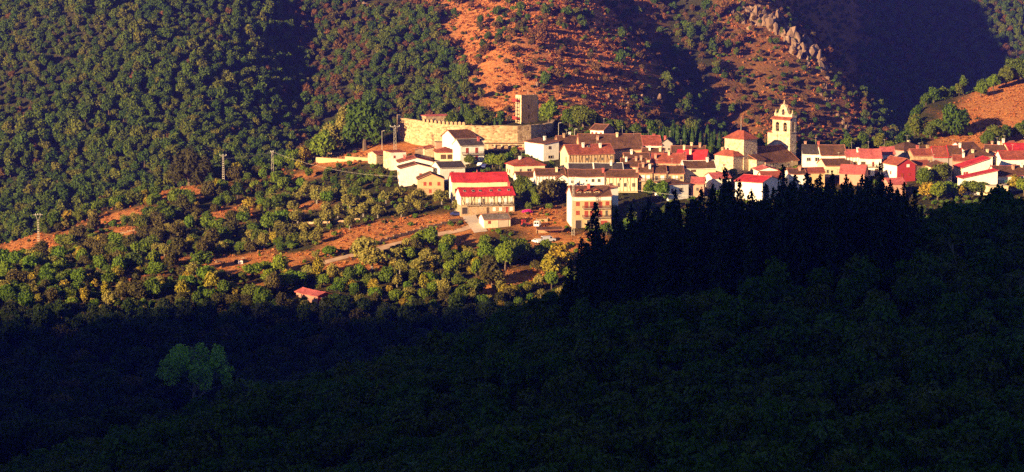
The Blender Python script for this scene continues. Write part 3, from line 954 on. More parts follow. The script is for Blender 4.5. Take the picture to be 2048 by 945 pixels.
    for (u, v) in sky_:
        x, y = u * w, v * d
        k = add('skylight', MB().box(-.42, .42, -.55, .55, 0, .09, 1).box(-.33, .33, -.46, .46, .09, .10, 0).mesh('skylight', ['glass', 'frame']), ro, (x, y, rz_at(x, y) + .06))
        k.rotation_euler = (math.atan(rise / (d / 2)), 0, 0)
    if roof in ('gx', 'gy', 'hip') and seed % 5 < 3:
        add('aerial', AERIAL[seed % 2], ro, (w * (.2 + .6 * (seed % 7) / 7), d / 2, rz_at(w / 2, d / 2) - .1), seed % 6)
    for t in front:
        window(o, t[0] * w, t[1] * H, *(t[3:5] if len(t) > 3 else (1.0, 1.25)), t[2], -.02)
    for t in left:
        window(o, 0, t[1] * H, *(t[3:5] if len(t) > 3 else (1.0, 1.25)), t[2], (1 - t[0]) * d, R(-90)).location.x = -.02
    for t in right:
        window(o, 0, t[1] * H, *(t[3:5] if len(t) > 3 else (1.0, 1.25)), t[2], t[0] * d, R(90)).location.x = w + .02
    for (u, z, ww, hh, mat) in doors:
        add('door', DOORS[mat], o, (u * w, -.03, z), 0, (ww, 1, hh))
    for t in balc:
        balcony(o, t[0] * w, t[1] * w, t[2], *(t[3:] if len(t) > 3 else ()))
    if timber:
        timbers(o, timber[0] * w, timber[1] * w, timber[2] * H, timber[3] * H)
    return o
def place(x0, x1, ye, H, rot, dy=0.0):
    """front wall seen between pixel columns x0 and x1 with its eave at row ye: distance from where a wall of height H meets the ground"""
    pm = (x0 + x1) / 2
    d = pix_dir(pm, ye)
    k, u = d.z / d.y, d.x / d.y
    T = np.arange(700, 1015, 0.5)
    g = ground(u * T, T)
    hit = np.where(k * T - H <= g)[0]
    Y = T[hit[0]] if len(hit) else 1000.0
    Y += dy
    w = (x1 - x0) / F * Y / math.cos(rot) / math.cos(PITCH) * 0.99
    c = Vector((u * Y, Y, k * Y - H))
    gz = float(ground(c.x, c.y))
    return c, w, gz
def house(label, x0, x1, ye, H, d, rot, roof, rise, wall, rmat, dy=0.0, name='village_house', cat='house', **kw):
    rot = R(rot)
    c, w, gz = place(x0, x1, ye, H, rot, dy)
    loc = c - Vector((math.cos(rot), math.sin(rot), 0)) * (w / 2)
    return build(name, label, cat, loc, rot, w, d, H, roof, rise, wall, rmat, depth_down=max(2.5, c.z - gz + 3.5), **kw)
VG = None
D, RD, WH, WD = 'dark', 'red', 'white', 'wood'
# left end, below the castle wall
house('rough stone outbuilding with low rust roof beside the fenced terrace', 753, 776, 309, 3.6, 7, 30, 'gx', 1.0, 'stone', 'r_rust', side='palestone')
house('tall blank white block with a stone left corner behind the gabled white houses', 781, 812, 305, 6.5, 8, 22, 'flat', 0, 'white', 'r_rust', side='palestone', front=[(.25, .75, RD, .7, .9)])
house('white house with wide low gable and thin red verge, upper of the stepped pair', 797, 866, 325, 5.5, 11, 6, 'gy', 1.6, 'white', 'r_rust', dy=4, chim=[(.2, .5, 'brickred')])
house('white house with wide brown gable roof and wooden gallery, lower of the stepped pair', 800, 866, 337, 6.0, 9, 8, 'gy', 1.5, 'white', 'r_brown', front=[(.62, .6, RD, .9, 1.1), (.9, .55, WH, .8, 1.3)], left=[(.4, .65, WD), (.7, .65, WD), (.5, .25, RD)])
house('brown stone house with red window shutters and low gable roof', 836, 888, 359, 5.6, 9, 4, 'gy', 1.9, 'ochre', 'r_brown', front=[(.26, .72, RD, .95, 1.2), (.47, .72, RD, .95, 1.2), (.8, .72, RD, .95, 1.2), (.47, .25, RD, .95, 1.2), (.8, .22, RD, 1.0, 1.3)], lower=('stone', 2.4))
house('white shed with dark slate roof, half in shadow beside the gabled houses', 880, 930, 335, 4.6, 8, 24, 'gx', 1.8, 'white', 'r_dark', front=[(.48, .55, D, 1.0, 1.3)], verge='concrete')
house('two storey white house with red doors and full width balcony and dark roof', 921, 968, 291, 6.6, 8, 22, 'gx', 2.0, 'white', 'r_dark', verge='concrete', chim=[(.86, .3, 'brickred')], front=[(.28, .72, RD, 1.0, 1.9), (.68, .72, RD, 1.0, 1.9), (.28, .27, RD, 1.0, 1.7), (.68, .27, RD, 1.0, 1.7)], balc=[(.05, .98, 3.3, 1.0, 'iron')])
house('white barn with large dark brown gable roof against the castle wall', 909, 949, 274, 5.2, 9, 32, 'gx', 2.4, 'grey', 'r_brown', side='white', over=.8)
house('small house with hipped red roof and brown garage doors', 873, 912, 305, 3.6, 8, 8, 'hip', 1.8, 'cream', 'r_rust', front=[(.35, .55, WD, 2.0, 1.6), (.68, .55, WD, 1.8, 1.6)])
house('stone shed with sloping tiled roof beside the hipped garage house', 849, 868, 298, 3.8, 6, 18, 'sx', .7, 'palestone', 'r_rust')
house('dark stone shed with lean-to roof under the castle bank', 830, 846, 299, 3.6, 6, -10, 'sx', .6, 'darkstone', 'r_dark')
house('low pink store with flat roof at the foot of the castle wall', 872, 896, 285, 2.4, 4, 12, 'flat', 0, 'pink', 'r_grey')
# the two red rows
house('long cream terrace with bright red roof and white shutters, rear of two rows', 904, 1016, 363, 6.6, 9, 8, 'gx', 2.6, 'cream', 'r_red', side='white', verge='r_red', name='terraced_house',
      front=[(.08, .55, D, 1.4, 1.2)] + [(u, .55, WH, 1.5, 1.6) for u in (.29, .44, .59, .74, .91)], left=[(.5, .6, D)])
house('stone and timber terrace with bright red skylight roof and wooden balconies', 922, 1029, 391, 6.3, 9, 13, 'gx', 2.3, 'cream', 'r_red', side='white', verge='r_red', name='terraced_house', lower=('stone', 3.0),
      front=[(.12, .72, WH, .9, 1.7), (.34, .66, WH, .9, 2.0), (.42, .74, D, 1.0, 1.2), (.57, .66, WH, .9, 2.0), (.72, .72, WH, .9, 1.7), (.83, .66, WH, .9, 2.0), (.94, .72, WH, .9, 1.7), (.24, .25, D, 1.1, 1.2), (.40, .28, D, .7, .8), (.62, .24, WH, 1.0, 1.2), (.74, .24, WH, 1.0, 1.2), (.94, .24, WH, 1.0, 1.2)],
      doors=[(.5, .1, 1.0, 2.2, 'wood'), (.86, .1, 1.0, 2.2, 'redwood'), (.07, .1, 2.2, 2.3, 'iron')], sky_=[(u, .25) for u in (.09, .25, .38, .58, .74, .92)],
      balc=[(.09, .34, 3.05), (.38, .70, 3.05), (.76, .96, 3.05)], timber=(.0, 1.0, .5, .98), chim=[(.95, .5, 'brickred')])
house('cream garage with grey fibre roof and red framed wide door', 968, 1021, 439, 2.9, 6.5, 16, 'gx', 1.5, 'cream', 'r_grey', side='white', name='garage', cat='garage', over=.3,
      front=[(.2, .68, RD, .9, .9)], doors=[(.72, .05, 3.6, 2.6, 'concrete')])
tower_house = house('tall stone apartment house with red shutters, white top band and dormers', 1144, 1223, 392, 10.8, 10, 9, 'gx', 2.9, 'ochre', 'r_brown', side='white', name='apartment_house', band=('white', 9.2), chim=[(.47, .35, 'brickred')],
      front=[(.14, .76, RD, 1.2, 1.3), (.36, .72, RD, 1.2, 2.0), (.5, .72, RD, 1.2, 2.0), (.72, .72, RD, 1.2, 2.0), (.9, .76, RD, 1.2, 1.3), (.14, .48, RD, 1.2, 1.3), (.36, .44, RD, 1.2, 2.0), (.5, .44, RD, 1.2, 2.0), (.72, .44, RD, 1.2, 2.0), (.88, .46, D, .9, 2.0)],
      doors=[(.16, .05, 2.2, 2.7, 'iron'), (.46, .05, 2.4, 2.7, 'iron'), (.82, .05, 2.6, 2.4, 'redwood')], balc=[(.26, .97, 6.6, 1.0, 'iron'), (.26, .66, 3.5, 1.0, 'iron'), (.7, .97, 3.5, 1.0, 'iron')])
for u_, w_ in ((.2, 1.4), (.43, 2.4), (.68, 2.0)):
    dm = MB()
    W_ = 12.6; hw = w_ / 2
    dm.box(u_ * W_ - hw, u_ * W_ + hw, 1.3, 4.0, 10.9, 12.1, 0)
    do = add('dormer', dm.mesh('dormer', 'ochre'), tower_house)
    add('dormer_roof', MB().prism([(u_ * W_ - hw - .3, 12.05), (u_ * W_, 12.75), (u_ * W_ + hw + .3, 12.05), (u_ * W_ + hw + .3, 12.2), (u_ * W_, 12.95), (u_ * W_ - hw - .3, 12.2)], 'y', .9, 4.3).mesh('dormer_roof', 'r_rust'), do)
    window(do, u_ * W_, 11.55, w_ * .7, .8, D, 1.28)
house('plain white flat topped annex behind the tall apartment house', 1212, 1237, 378, 10, 7, 24, 'sx', .5, 'white', 'r_rust', dy=5, front=[(.4, .55, D), (.4, .25, D)], name='annex')
# centre
house('cream house with hipped red roof and wide dark window over the bushes', 1027, 1090, 331, 4.8, 10, 16, 'hip', 2.6, 'cream', 'r_rust', verge='r_red', front=[(.22, .6, D, .8, 1.4), (.5, .6, D, 1.8, 1.4), (.86, .55, D, 2.2, 1.8)], left=[(.5, .5, WD), (.2, .5, WD)], chim=[(.3, .4, 'white')])
house('low house with brown lean-to roof below the hipped red roof', 1034, 1072, 354, 3.6, 7, 10, 'gx', 1.5, 'white', 'r_brown', front=[(.7, .55, D, .9, .9)], dy=2)
house('half-timbered white house with brown roof above the dark shrubs', 1072, 1131, 351, 5.4, 8, 6, 'gx', 2.0, 'white', 'r_brown', timber=(0, 1, .35, .95), front=[(.28, .6, D, 1.6, 1.5), (.55, .66, D, 1.1, 1.2), (.85, .6, D, .8, 1.0)], chim=[(.72, .25, 'cream')], left=[(.5, .6, D)])
house('tall bright white house end with one square window, by the castle gate path', 1087, 1118, 288, 6.2, 14, 30, 'sx', .9, 'white', 'r_brown', front=[(.4, .78, WD, 1.0, 1.0), (.45, .22, D, 2.2, 1.0)], chim=[(.7, .5, 'white')])
house('house with brown tiled roof running back from the bright white house end', 1118, 1172, 290, 4.6, 12, 8, 'gx', 2.9, 'stone', 'r_brown', dy=6, chim=[(.25, .4, 'stone'), (.5, .55, 'white')])
house('large building with broad plain brown tiled roof in the village centre', 1160, 1286, 299, 5, 17, 4, 'gx', 5.0, 'ochre', 'r_brown', dy=3, chim=[(.3, .3, 'pink'), (.62, .4, 'cream')])
house('ochre timbered house with red ridge, cream gable and a row of small windows', 1137, 1229, 308, 6.0, 10, 17, 'gx', 3.1, 'ochre', 'r_rust', side='cream', timber=(.02, .98, .25, .97), front=[(.40, .68, D, .9, 1.0), (.58, .68, D, .9, 1.0), (.74, .68, D, .9, 1.0), (.93, .75, D, 1.0, .9), (.93, .42, D, 1.0, .9)], chim=[(.38, .35, 'white'), (.75, .3, 'white')], sky_=[(.5, .35)], left=[(.7, .65, WD, .9, 2.0)])
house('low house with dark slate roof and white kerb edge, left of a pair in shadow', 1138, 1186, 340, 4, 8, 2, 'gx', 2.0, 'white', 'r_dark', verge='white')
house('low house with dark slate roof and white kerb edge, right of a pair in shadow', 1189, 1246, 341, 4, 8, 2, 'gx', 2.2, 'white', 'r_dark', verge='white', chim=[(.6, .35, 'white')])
house('long white house with brown roof and small dark windows above the apartment house', 1137, 1209, 353, 5.6, 8, 1, 'gx', 2.1, 'white', 'r_brown', front=[(.1, .66, D, .9, 1.0), (.5, .72, D, .6, .8), (.68, .74, D, 1.1, 1.1), (.85, .74, D, 1.1, 1.1), (.72, .25, D, .9, .8)], chim=[(.97, .25, 'brickred')], doors=[(.3, .1, .3, 4.0, 'wood')])
house('small white cottage with brown gable next to the long white house', 1113, 1136, 357, 4.6, 8, 8, 'gy', 1.3, 'white', 'r_brown', front=[(.3, .5, D, .8, 1.0), (.75, .5, WD, .8, 1.2)])
house('timbered cream house with four dark windows and a brown roof', 1211, 1276, 354, 5.6, 8, -2, 'gx', 2.1, 'cream', 'r_brown', timber=(0, 1, .08, .95), front=[(.16, .5, D, 1.2, 1.4), (.4, .5, D, .8, 1.2), (.6, .5, D, 1.2, 1.4), (.87, .5, D, 1.2, 1.4), (.45, .86, D, .6, .6)], chim=[(.97, .3, 'pink')])
house('narrow stone house with pink balcony and glazed doors', 1278, 1305, 345, 7.0, 9, -2, 'gx', 2.6, 'stone', 'r_brown', front=[(.3, .72, WH, 1.2, 1.8), (.68, .72, WH, 1.2, 1.8), (.4, .3, D, .9, 1.0)], balc=[(.0, .85, 4.0, .9, 'redwood')], chim=[(.3, .3, 'pink'), (.8, .2, 'white')])
house('narrow stone house with dark iron balcony beside the pink balcony', 1306, 1333, 346, 6.6, 9, 2, 'gx', 2.2, 'stone', 'r_brown', front=[(.25, .72, D, 1.1, 1.7), (.7, .72, WH, 1.3, 1.7)], balc=[(.05, .95, 3.9, .9, 'iron')])
house('stone house with glazed gallery and dark iron railing under a brown roof', 1334, 1368, 347, 6.2, 9, 3, 'gx', 2.2, 'ochre', 'r_brown', front=[(.15, .72, D, .9, 1.7), (.4, .72, WH, .7, 1.7), (.58, .72, WH, .7, 1.7), (.85, .75, D, 1.0, 1.1)], balc=[(.0, .62, 3.6, .9, 'iron')])
house('large cream house with two stacked brown windows and a bright left verge', 1369, 1432, 337, 6.8, 9, 6, 'gx', 2.3, 'cream', 'r_brown', verge='white', side='white', front=[(.28, .88, WD, 1.8, .9), (.28, .55, WD, 2.0, 1.3)], chim=[(.78, .4, 'white')])
house('house with long rust red roof and narrow stone front in mid village', 1304, 1371, 325, 4.6, 9, -4, 'gx', 2.9, 'stone', 'r_rust', verge='r_pink', dy=2, chim=[(.1, .2, 'pink'), (.5, .4, 'cream')], front=[(.35, .75, D, .8, .8), (.75, .75, D, .8, .8)])
house('house with vivid red tile roof, skylight and cream dormer chimney', 1352, 1410, 321, 4.6, 10, -14, 'gx', 3.4, 'white', 'r_red', verge='r_red', dy=3, chim=[(.45, .3, 'cream'), (.2, .5, 'cream')], sky_=[(.25, .3)])
house('white walled house with dark brown roof behind the vivid red roof', 1343, 1410, 306, 4.8, 8, -3, 'gx', 2.2, 'white', 'r_brown', chim=[(.85, .4, 'pink'), (.6, .6, 'cream')], front=[(.9, .5, D, .9, 1.0)])
house('white gabled house with rust red roof and porch eave at the back of the village', 1287, 1323, 290, 5.2, 10, 6, 'gx', 3.0, 'white', 'r_rust', verge='r_pink', front=[(.3, .62, WH, 1.2, 1.4), (.7, .6, WD, 2.0, 1.0)], chim=[(.75, .7, 'brickred')])
house('timbered house with rust red roof next to the white porch house', 1254, 1287, 292, 5.0, 9, 8, 'gx', 2.8, 'cream', 'r_rust', verge='r_pink', timber=(0, 1, .3, .95), front=[(.5, .6, D, 1.6, 1.4)], dy=1)
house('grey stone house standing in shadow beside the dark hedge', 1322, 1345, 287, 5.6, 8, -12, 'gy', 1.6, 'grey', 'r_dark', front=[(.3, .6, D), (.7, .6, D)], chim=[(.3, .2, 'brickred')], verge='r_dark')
house('small white house with pink gable end above the broad brown roof', 1181, 1207, 260, 4.4, 8, -32, 'gx', 1.9, 'white', 'r_brown', side='pink', front=[(.15, .65, RD, .9, 1.3), (.45, .65, RD, .9, 1.3), (.8, .65, RD, .9, 1.3)], dy=6)
house('house with mossy brown roof and cream parapet in mid village', 1242, 1292, 333, 4.4, 9, -3, 'gx', 2.4, 'cream', 'r_brown', dy=1, chim=[(.2, .3, 'white'), (.6, .35, 'pink'), (.8, .4, 'pink')])
house('small house with dark brown roof tucked under the broad roof', 1250, 1300, 319, 4.2, 8, 5, 'gx', 2.0, 'cream', 'r_brown', dy=1, chim=[(.3, .4, 'white')])
house('house with brown roof and tall cream chimney below the white porch house', 1284, 1326, 308, 4.2, 7, -6, 'gx', 1.8, 'white', 'r_brown', chim=[(.35, .3, 'white'), (.85, .2, 'cream')])
house('bright white house with hipped brown roof and corner windows by the pines', 1336, 1378, 368, 5.6, 9, 28, 'hip', 1.4, 'white', 'r_brown', front=[(.2, .6, WD, .8, 1.4), (.62, .62, D, 1.4, 1.4)])
house('cream house with faded red roof at the pine tops', 1382, 1408, 367, 5, 8, -8, 'gx', 1.8, 'pink', 'r_pink', front=[(.5, .6, D)])
house('low cottage with faded pink roof beside the stone sacristy', 1425, 1462, 356, 5, 8, 16, 'gx', 1.4, 'white', 'r_pink', verge='r_pink')
house('white warehouse with long red roof sloping down in front of the church', 1472, 1523, 364, 6.5, 12, -38, 'gx', 1.7, 'white', 'r_red', verge='r_pink', right=[(.3, .7, D, .8, .9), (.3, .35, D, 1.2, 1.5)])
house('white house with low pink gable below the church nave', 1515, 1556, 341, 4.8, 9, 4, 'gy', 1.0, 'white', 'r_pink', verge='r_pink', front=[(.3, .5, D)])
house('bright white cottage with rust roof half hidden by the pine tops', 1524, 1566, 356, 5.6, 8, 6, 'gx', 1.9, 'white', 'r_rust', front=[(.4, .5, D)])
house('white house with flat brown roof between pine tops below the nave', 1578, 1612, 348, 5.4, 8, 4, 'gx', 1.5, 'white', 'r_brown', chim=[(.7, .3, 'pink')])
# right of the church
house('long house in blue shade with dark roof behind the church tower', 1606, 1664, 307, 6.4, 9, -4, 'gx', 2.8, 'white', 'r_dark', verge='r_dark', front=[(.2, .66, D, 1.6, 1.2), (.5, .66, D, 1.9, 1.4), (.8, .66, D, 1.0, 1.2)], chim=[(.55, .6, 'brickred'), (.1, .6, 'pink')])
house('white house with broad brown hipped roof and open gallery', 1642, 1692, 310, 6.0, 9, 3, 'gx', 3.2, 'white', 'r_brown', front=[(.3, .6, WD, 1.4, 1.5), (.66, .6, WD, 1.2, 1.5)], dy=-3)
house('timbered white house with faded rose roof and one brown window', 1692, 1719, 313, 6.4, 8, 2, 'gx', 2.1, 'white', 'r_pink', timber=(0, 1, .2, .95), front=[(.7, .6, WD, 1.1, 1.3)], chim=[(.95, .3, 'white')])
house('house with bright rose tiled roof and deep open balcony', 1720, 1763, 316, 6.6, 9, 0, 'gx', 2.8, 'white', 'r_pink', verge='r_pink', front=[(.15, .66, WD, 1.6, 1.7), (.62, .66, RD, .7, 1.7)], balc=[(.0, 1.0, 3.4, 1.0, 'wood')], left=[(.5, .5, D)], doors=[(.4, .3, 1.4, 2.0, 'wood'), (.78, .3, 1.4, 2.4, 'wood')])
house('white porch house with rose roof joined to the deep balcony house', 1764, 1790, 308, 6.0, 8, 0, 'gx', 2.2, 'white', 'r_pink', verge='r_pink', front=[(.3, .55, RD, 1.4, 1.6)])
house('low cream house with brown roof and small bright gable by the pines', 1650, 1706, 331, 4.2, 9, 12, 'gx', 2.0, 'cream', 'r_brown', front=[(.08, .5, D, .9, 1.2), (.6, .5, WH, 1.4, .9)])
house('house with wide faded red roof directly behind the pine tops', 1680, 1728, 347, 4.4, 9, -16, 'gx', 2.6, 'pink', 'r_pink', verge='r_pink')
house('low shed with brown red roof just behind the pine tops', 1600, 1650, 346, 4.6, 8, 4, 'gx', 1.5, 'ochre', 'r_rust', dy=-3, name='shed', cat='shed')
house('brown roofed house with low pyramid roof and aerial at the village edge', 1805, 1857, 300, 5.0, 10, 36, 'hip', 2.6, 'grey', 'r_brown', chim=[(.7, .6, 'cream')], dy=6)
house('house with red clad gable end, brown roof and white side wall', 1793, 1832, 330, 6.2, 12, 18, 'gy', 2.2, 'redwall', 'r_rust', side='white', front=[(.28, .35, RD, 1.0, 1.9), (.66, .45, RD, .7, .9), (.6, .95, WH, 1.1, 1.0)], left=[(.3, .5, D, 1.0, 1.2), (.6, .5, RD, .9, 1.1), (.85, .5, WH, .9, 1.1)])
house('cream lean-to against the red clad gable', 1833, 1862, 331, 5.0, 9, 10, 'gx', 1.4, 'cream', 'r_rust', front=[(.3, .6, D, 1.3, 1.5), (.75, .4, WH, 1.2, 1.2)], name='annex')
house('ruined pink walled house with broken red roof among the pines', 1778, 1812, 368, 5.5, 8, 10, 'gx', 1.6, 'pink', 'r_pink', verge='r_pink')
house('house with rust roof and rough stone eave left of the dark red double roof', 1826, 1868, 311, 4.8, 8, 10, 'gx', 2.0, 'stone', 'r_rust', chim=[(.4, .6, 'brickred'), (.9, .6, 'stone')], front=[(.3, .5, WH, 1.0, 1.0), (.75, .5, D, 1.4, 1.2)])
house('house with deep red roof, left half of the double roof', 1868, 1897, 314, 5.2, 9, 2, 'gx', 3.4, 'grey', 'r_rust', verge='r_red', front=[(.5, .5, D, 1.2, 1.4)], dy=2)
house('house with dark brown roof, right half of the double roof', 1898, 1925, 313, 5.2, 9, 2, 'gx', 3.6, 'grey', 'r_brown', verge='r_red', front=[(.5, .5, D, 1.4, 1.4)], dy=2, chim=[(.95, .4, 'white')])
house('cream house with brown gable and latticed corner window above the leafy trees', 1866, 1905, 335, 6.4, 9, 6, 'gy', 1.6, 'cream', 'r_brown', front=[(.6, .62, WD, 2.2, 1.5), (.87, .62, D, 1.2, 1.5), (.8, .2, WH, 1.2, 1.4)])
house('house with hipped dark brown roof between the rust roofs', 1938, 1986, 313, 4.6, 11, 8, 'hip', 3.0, 'white', 'r_brown', chim=[(.2, .15, 'cream'), (.85, .2, 'cream')], front=[(.5, .5, D, 1.2, 1.0)])
house('long white house with brown roof stepping up the hill edge', 1925, 1962, 299, 4.2, 10, 24, 'gx', 2.2, 'white', 'r_brown', dy=3)
house('white farmhouse with arched side windows below the terraced hill', 1968, 2010, 303, 4.4, 9, -18, 'gx', 2.0, 'cream', 'r_brown', front=[(.45, .55, D, .8, 1.0), (.85, .5, D, .9, 1.0)], chim=[(.3, .6, 'pink'), (.6, .6, 'white')], dy=2)
house('low house with rust roof and broken pink front above the bright white house', 1907, 1948, 322, 4.4, 8, -6, 'gx', 1.7, 'pink', 'r_rust', front=[(.3, .4, D, .8, 1.0), (.7, .4, WH, 1.0, 1.0)], chim=[(.5, .3, 'white')])
house('tall bright white house end with steep red lean-to roof, upper of the pair', 1923, 1981, 336, 5.6, 9, 8, 'sx', 3.2, 'white', 'r_red', verge='r_pink', front=[(.09, .62, RD, .7, 1.4), (.18, .62, RD, .8, 1.5)], side='cream')
house('bright white house with long red lean-to roof and brown doors, lower of the pair', 1924, 1996, 357, 5.0, 6, 6, 'sx', 2.6, 'white', 'r_red', verge='r_pink', front=[(.22, .4, WD, 1.6, 1.5), (.52, .45, WD, 1.0, 1.0)], dy=-4)
house('pink stone house with brown roof and white porch posts at the hill foot', 2003, 2056, 318, 5.0, 9, 6, 'gx', 2.6, 'white', 'r_rust', verge='r_red', front=[(.2, .5, WH, .9, 1.2), (.5, .5, D, 1.2, 1.2)], dy=2)
house('cream house with vivid red roof climbing out of the picture edge', 2018, 2076, 303, 5.0, 9, 10, 'gx', 2.6, 'cream', 'r_red', verge='r_red', front=[(.2, .5, WH, .9, 1.2), (.45, .5, WH, .9, 1.2)], dy=3)
house('small ochre house with pale blue chimney side by the terraced hill', 2008, 2032, 292, 4.0, 7, 4, 'gx', 1.4, 'ochre', 'r_rust', front=[(.5, .5, D)], chim=[(.05, .3, 'white')], dy=4)
house('house with broad brown roof, laundry railing and cluttered terrace', 1992, 2060, 351, 5.6, 9, 14, 'gx', 3.0, 'white', 'r_brown', verge='r_pink', front=[(.2, .62, WH, 1.2, 1.5), (.4, .62, D, 1.0, 1.4), (.62, .62, D, 1.0, 1.4), (.3, .2, D, 1.0, 1.2)], balc=[(.05, .7, 3.0, 1.0, 'greennet')], chim=[(.6, .3, 'pink'), (.9, .4, 'white')])
house('white terrace block with shaded openings below the laundry house', 1976, 2018, 373, 3.6, 6, 10, 'flat', 0, 'cream', 'concrete', front=[(.4, .5, D, 2.0, 1.4), (.8, .5, WD, 1.2, 1.6)], name='terrace_block', dy=-2)
# the shed in the shaded valley edge
house('lone shed with bright red sheet roof and red walls among dark trees', 636, 664, 591, 2.8, 12, 38, 'gy', 0.9, 'redwall', 'r_pink', side='pink', verge='r_pink', name='shed', cat='shed', front=[(.35, .55, D, 1.3, 1.5)])
FOOT.append((*FOOT[-1][:3], -3.0, 9.0, -8.0, 13.0))
# ------------------------------------------------------------------ castle
castle = thing('castle', 'ruined stone castle with curved curtain wall, battlements and square keep', 'castle', (pxY(950, 285, 955).x, 955, -84))
cb = Vector(castle.location)
plan = [(794, 990), (797, 974), (824, 966), (850, 961), (880, 956), (905, 953), (950, 951), (1000, 951), (1035, 952), (1062, 955), (1084, 963), (1105, 974), (1110, 990)]
tops = [-74.4, -74.3, -74.6, -75.0, -75.3, -75.5, -75.7, -75.8, -75.8, -75.8, -76.2, -76.4, -76.4]
pl = [Vector((pxY(p, 250, Y).x, Y, 0)) for p, Y in plan]
# refine the plan
fine, ftop = [], []
for k in range(len(pl) - 1):
    n = max(1, int((pl[k + 1] - pl[k]).length / 1.6))
    for j in range(n):
        t = j / n
        fine.append(pl[k].lerp(pl[k + 1], t)); ftop.append(tops[k] * (1 - t) + tops[k + 1] * t + rnd.uniform(-.16, .16))
fine.append(pl[-1]); ftop.append(tops[-1])
mb = MB(); V = []
for k, p in enumerate(fine):
    t = (fine[min(k + 1, len(fine) - 1)] - fine[max(k - 1, 0)]).normalized()
    nrm = Vector((-t.y, t.x, 0))
    q = p + nrm * 1.3
    for w_, z in ((p, -90), (p, ftop[k]), (q, ftop[k] + .05), (q, -90)):
        V.append(Vector((w_.x, w_.y, z)) - cb)
Fs = []
for k in range(len(fine) - 1):
    a, c = 4 * k, 4 * k + 4
    Fs += [(a, c, c + 1, a + 1), (a + 1, c + 1, c + 2, a + 2), (a + 2, c + 2, c + 3, a + 3)]
Fs += [(0, 1, 2, 3), (4 * len(fine) - 4, 4 * len(fine) - 1, 4 * len(fine) - 2, 4 * len(fine) - 3)]
mb.raw(V, Fs)
cw = add('curtain_wall', mb.mesh('curtain_wall', 'castle'), castle)
FOOT.append((pxY(950, 285, 965).x, 951, 0, -42, 32, -3, 50))
mer = MB().box(-.55, .55, -.5, .5, -.3, .95).prism([(-.55, .95), (.55, .95), (0, 1.3)], 'y', -.5, .5).mesh('merlon', 'castle')
for k in range(11):
    px = 848 + k * 8.0
    x = pxY(px, 245, 955).x
    j = int(np.argmin([abs(q.x - x) for q in fine]))
    t = (fine[min(j + 1, len(fine) - 1)] - fine[j - 1]).normalized()
    add('merlon', mer, cw, Vector((x, fine[j].y + .6, ftop[j])) - cb, math.atan2(t.y, t.x))
# gate arch in the right return of the wall
gp = pxY(1093, 268, 967.2); ga = math.atan2(pl[11].y - pl[10].y, pl[11].x - pl[10].x)
def arch_pts(w, h, n=8):
    pts = [(-w, 0), (-w, h - w * 1.2)]
    for k in range(1, n):
        a = math.pi * (1 - k / n)
        pts.append((w * math.cos(a), h - w * 1.2 + 1.2 * w * math.sin(a)))
    return pts + [(w, h - w * 1.2), (w, 0)]
gb = Vector((gp.x, gp.y, -82.0)) - cb
go_ = add('gateway', MB().prism(arch_pts(1.15, 3.6), 'y', -.12, .3).mesh('gateway', 'palestone'), castle, gb, ga)
add('gate_opening', MB().prism(arch_pts(.85, 3.2), 'y', -.18, .25).mesh('gate_opening', 'iron'), go_)
# keep
kp = pxY(1043, 250, 985); KZ = -66.3 - cb.z
keep = add('keep', None, castle, Vector((kp.x, 985, cb.z)) - cb, R(20))
mb = MB().box(0, 8.0, 0, 3.7, -3, KZ - .4)
keepw = mb
for i in range(10):     # broken parapet
    keepw.box(i * .8, i * .8 + .78, 0, .7, KZ - .4, KZ - rnd.uniform(0, .35))
for i in range(3):
    keepw.box(0, .7, .72 + i * .78, .72 + i * .78 + .76, KZ - .4, KZ - rnd.uniform(0, .3)).box(7.3, 8.0, .72 + i * .78, .72 + i * .78 + .76, KZ - .4, KZ - rnd.uniform(0, .5))
bpy.data.objects.remove(keep)
keep = add('keep', keepw.mesh('keep', ['darkstone']), castle, Vector((kp.x, 985, cb.z)) - cb, R(38))  # darker stone puts the weak light of the right face into the colour
add('keep_lit_skin', MB().box(-.12, 0.0, -.02, 3.7, -3, KZ - .1).mesh('keep_lit_skin', 'palestone'), keep)  # thin pale slab, paints the left face as brightly sunlit
for z in (9.0, 13.0):
    add('arrow_slit', MB().box(-.2, .2, -.04, .1, -.8, .8).mesh('arrow_slit', 'iron'), keep, (3.4, 0, z))
sh = MB()
for x in (-1.1, -.3):
    for y in (1.0, 2.6):
        sh.box(x, x + .16, y, y + .16, -3, KZ - 1.2)
for z in np.arange(3, KZ - 1, 1.4):
    sh.box(-1.1, -.14, 1.0, 2.7, z, z + .1)
add('stair_shaft', sh.mesh('stair_shaft', 'iron'), keep)
for z in (KZ - 2.6, KZ - 9.6):
    add('landing', MB().box(-2.2, .6, .6, 3.0, z, z + .5).box(-2.2, -2.1, .6, 3.0, z + .5, z + 1.2).mesh('landing', 'redpaint'), keep)
rt = MB()
for k in range(9):      # ruined round turret behind
    a0, a1 = R(-100 + k * 16), R(-100 + (k + 1) * 16)
    z1 = KZ - .2 - k * .45 - rnd.uniform(0, .5)
    P_ = [(9.2 + 2.6 * math.cos(a), 5.0 + 2.6 * math.sin(a)) for a in (a0, a1)] + [(9.2 + 1.8 * math.cos(a), 5.0 + 1.8 * math.sin(a)) for a in (a1, a0)]
    rt.prism(P_, 'z', -3, z1)
add('round_turret', rt.mesh('round_turret', 'palestone'), keep)
add('flagpole', MB().tube((5.6, 3, KZ - .5), (5.6, 3, KZ + 2.0), .07, .05).mesh('flagpole', 'steel'), keep)
lp = pxY(852, 237, 978)
lodge = build('castle_lodge', 'low flat roofed pink lodge inside the castle walls', 'building', (lp.x, 978, -77.8), R(24), 11.5, 7, 3.6, 'flat', 0, 'stone', 'r_pink', depth_down=6, front=[(.3, .6, D), (.7, .6, D)])
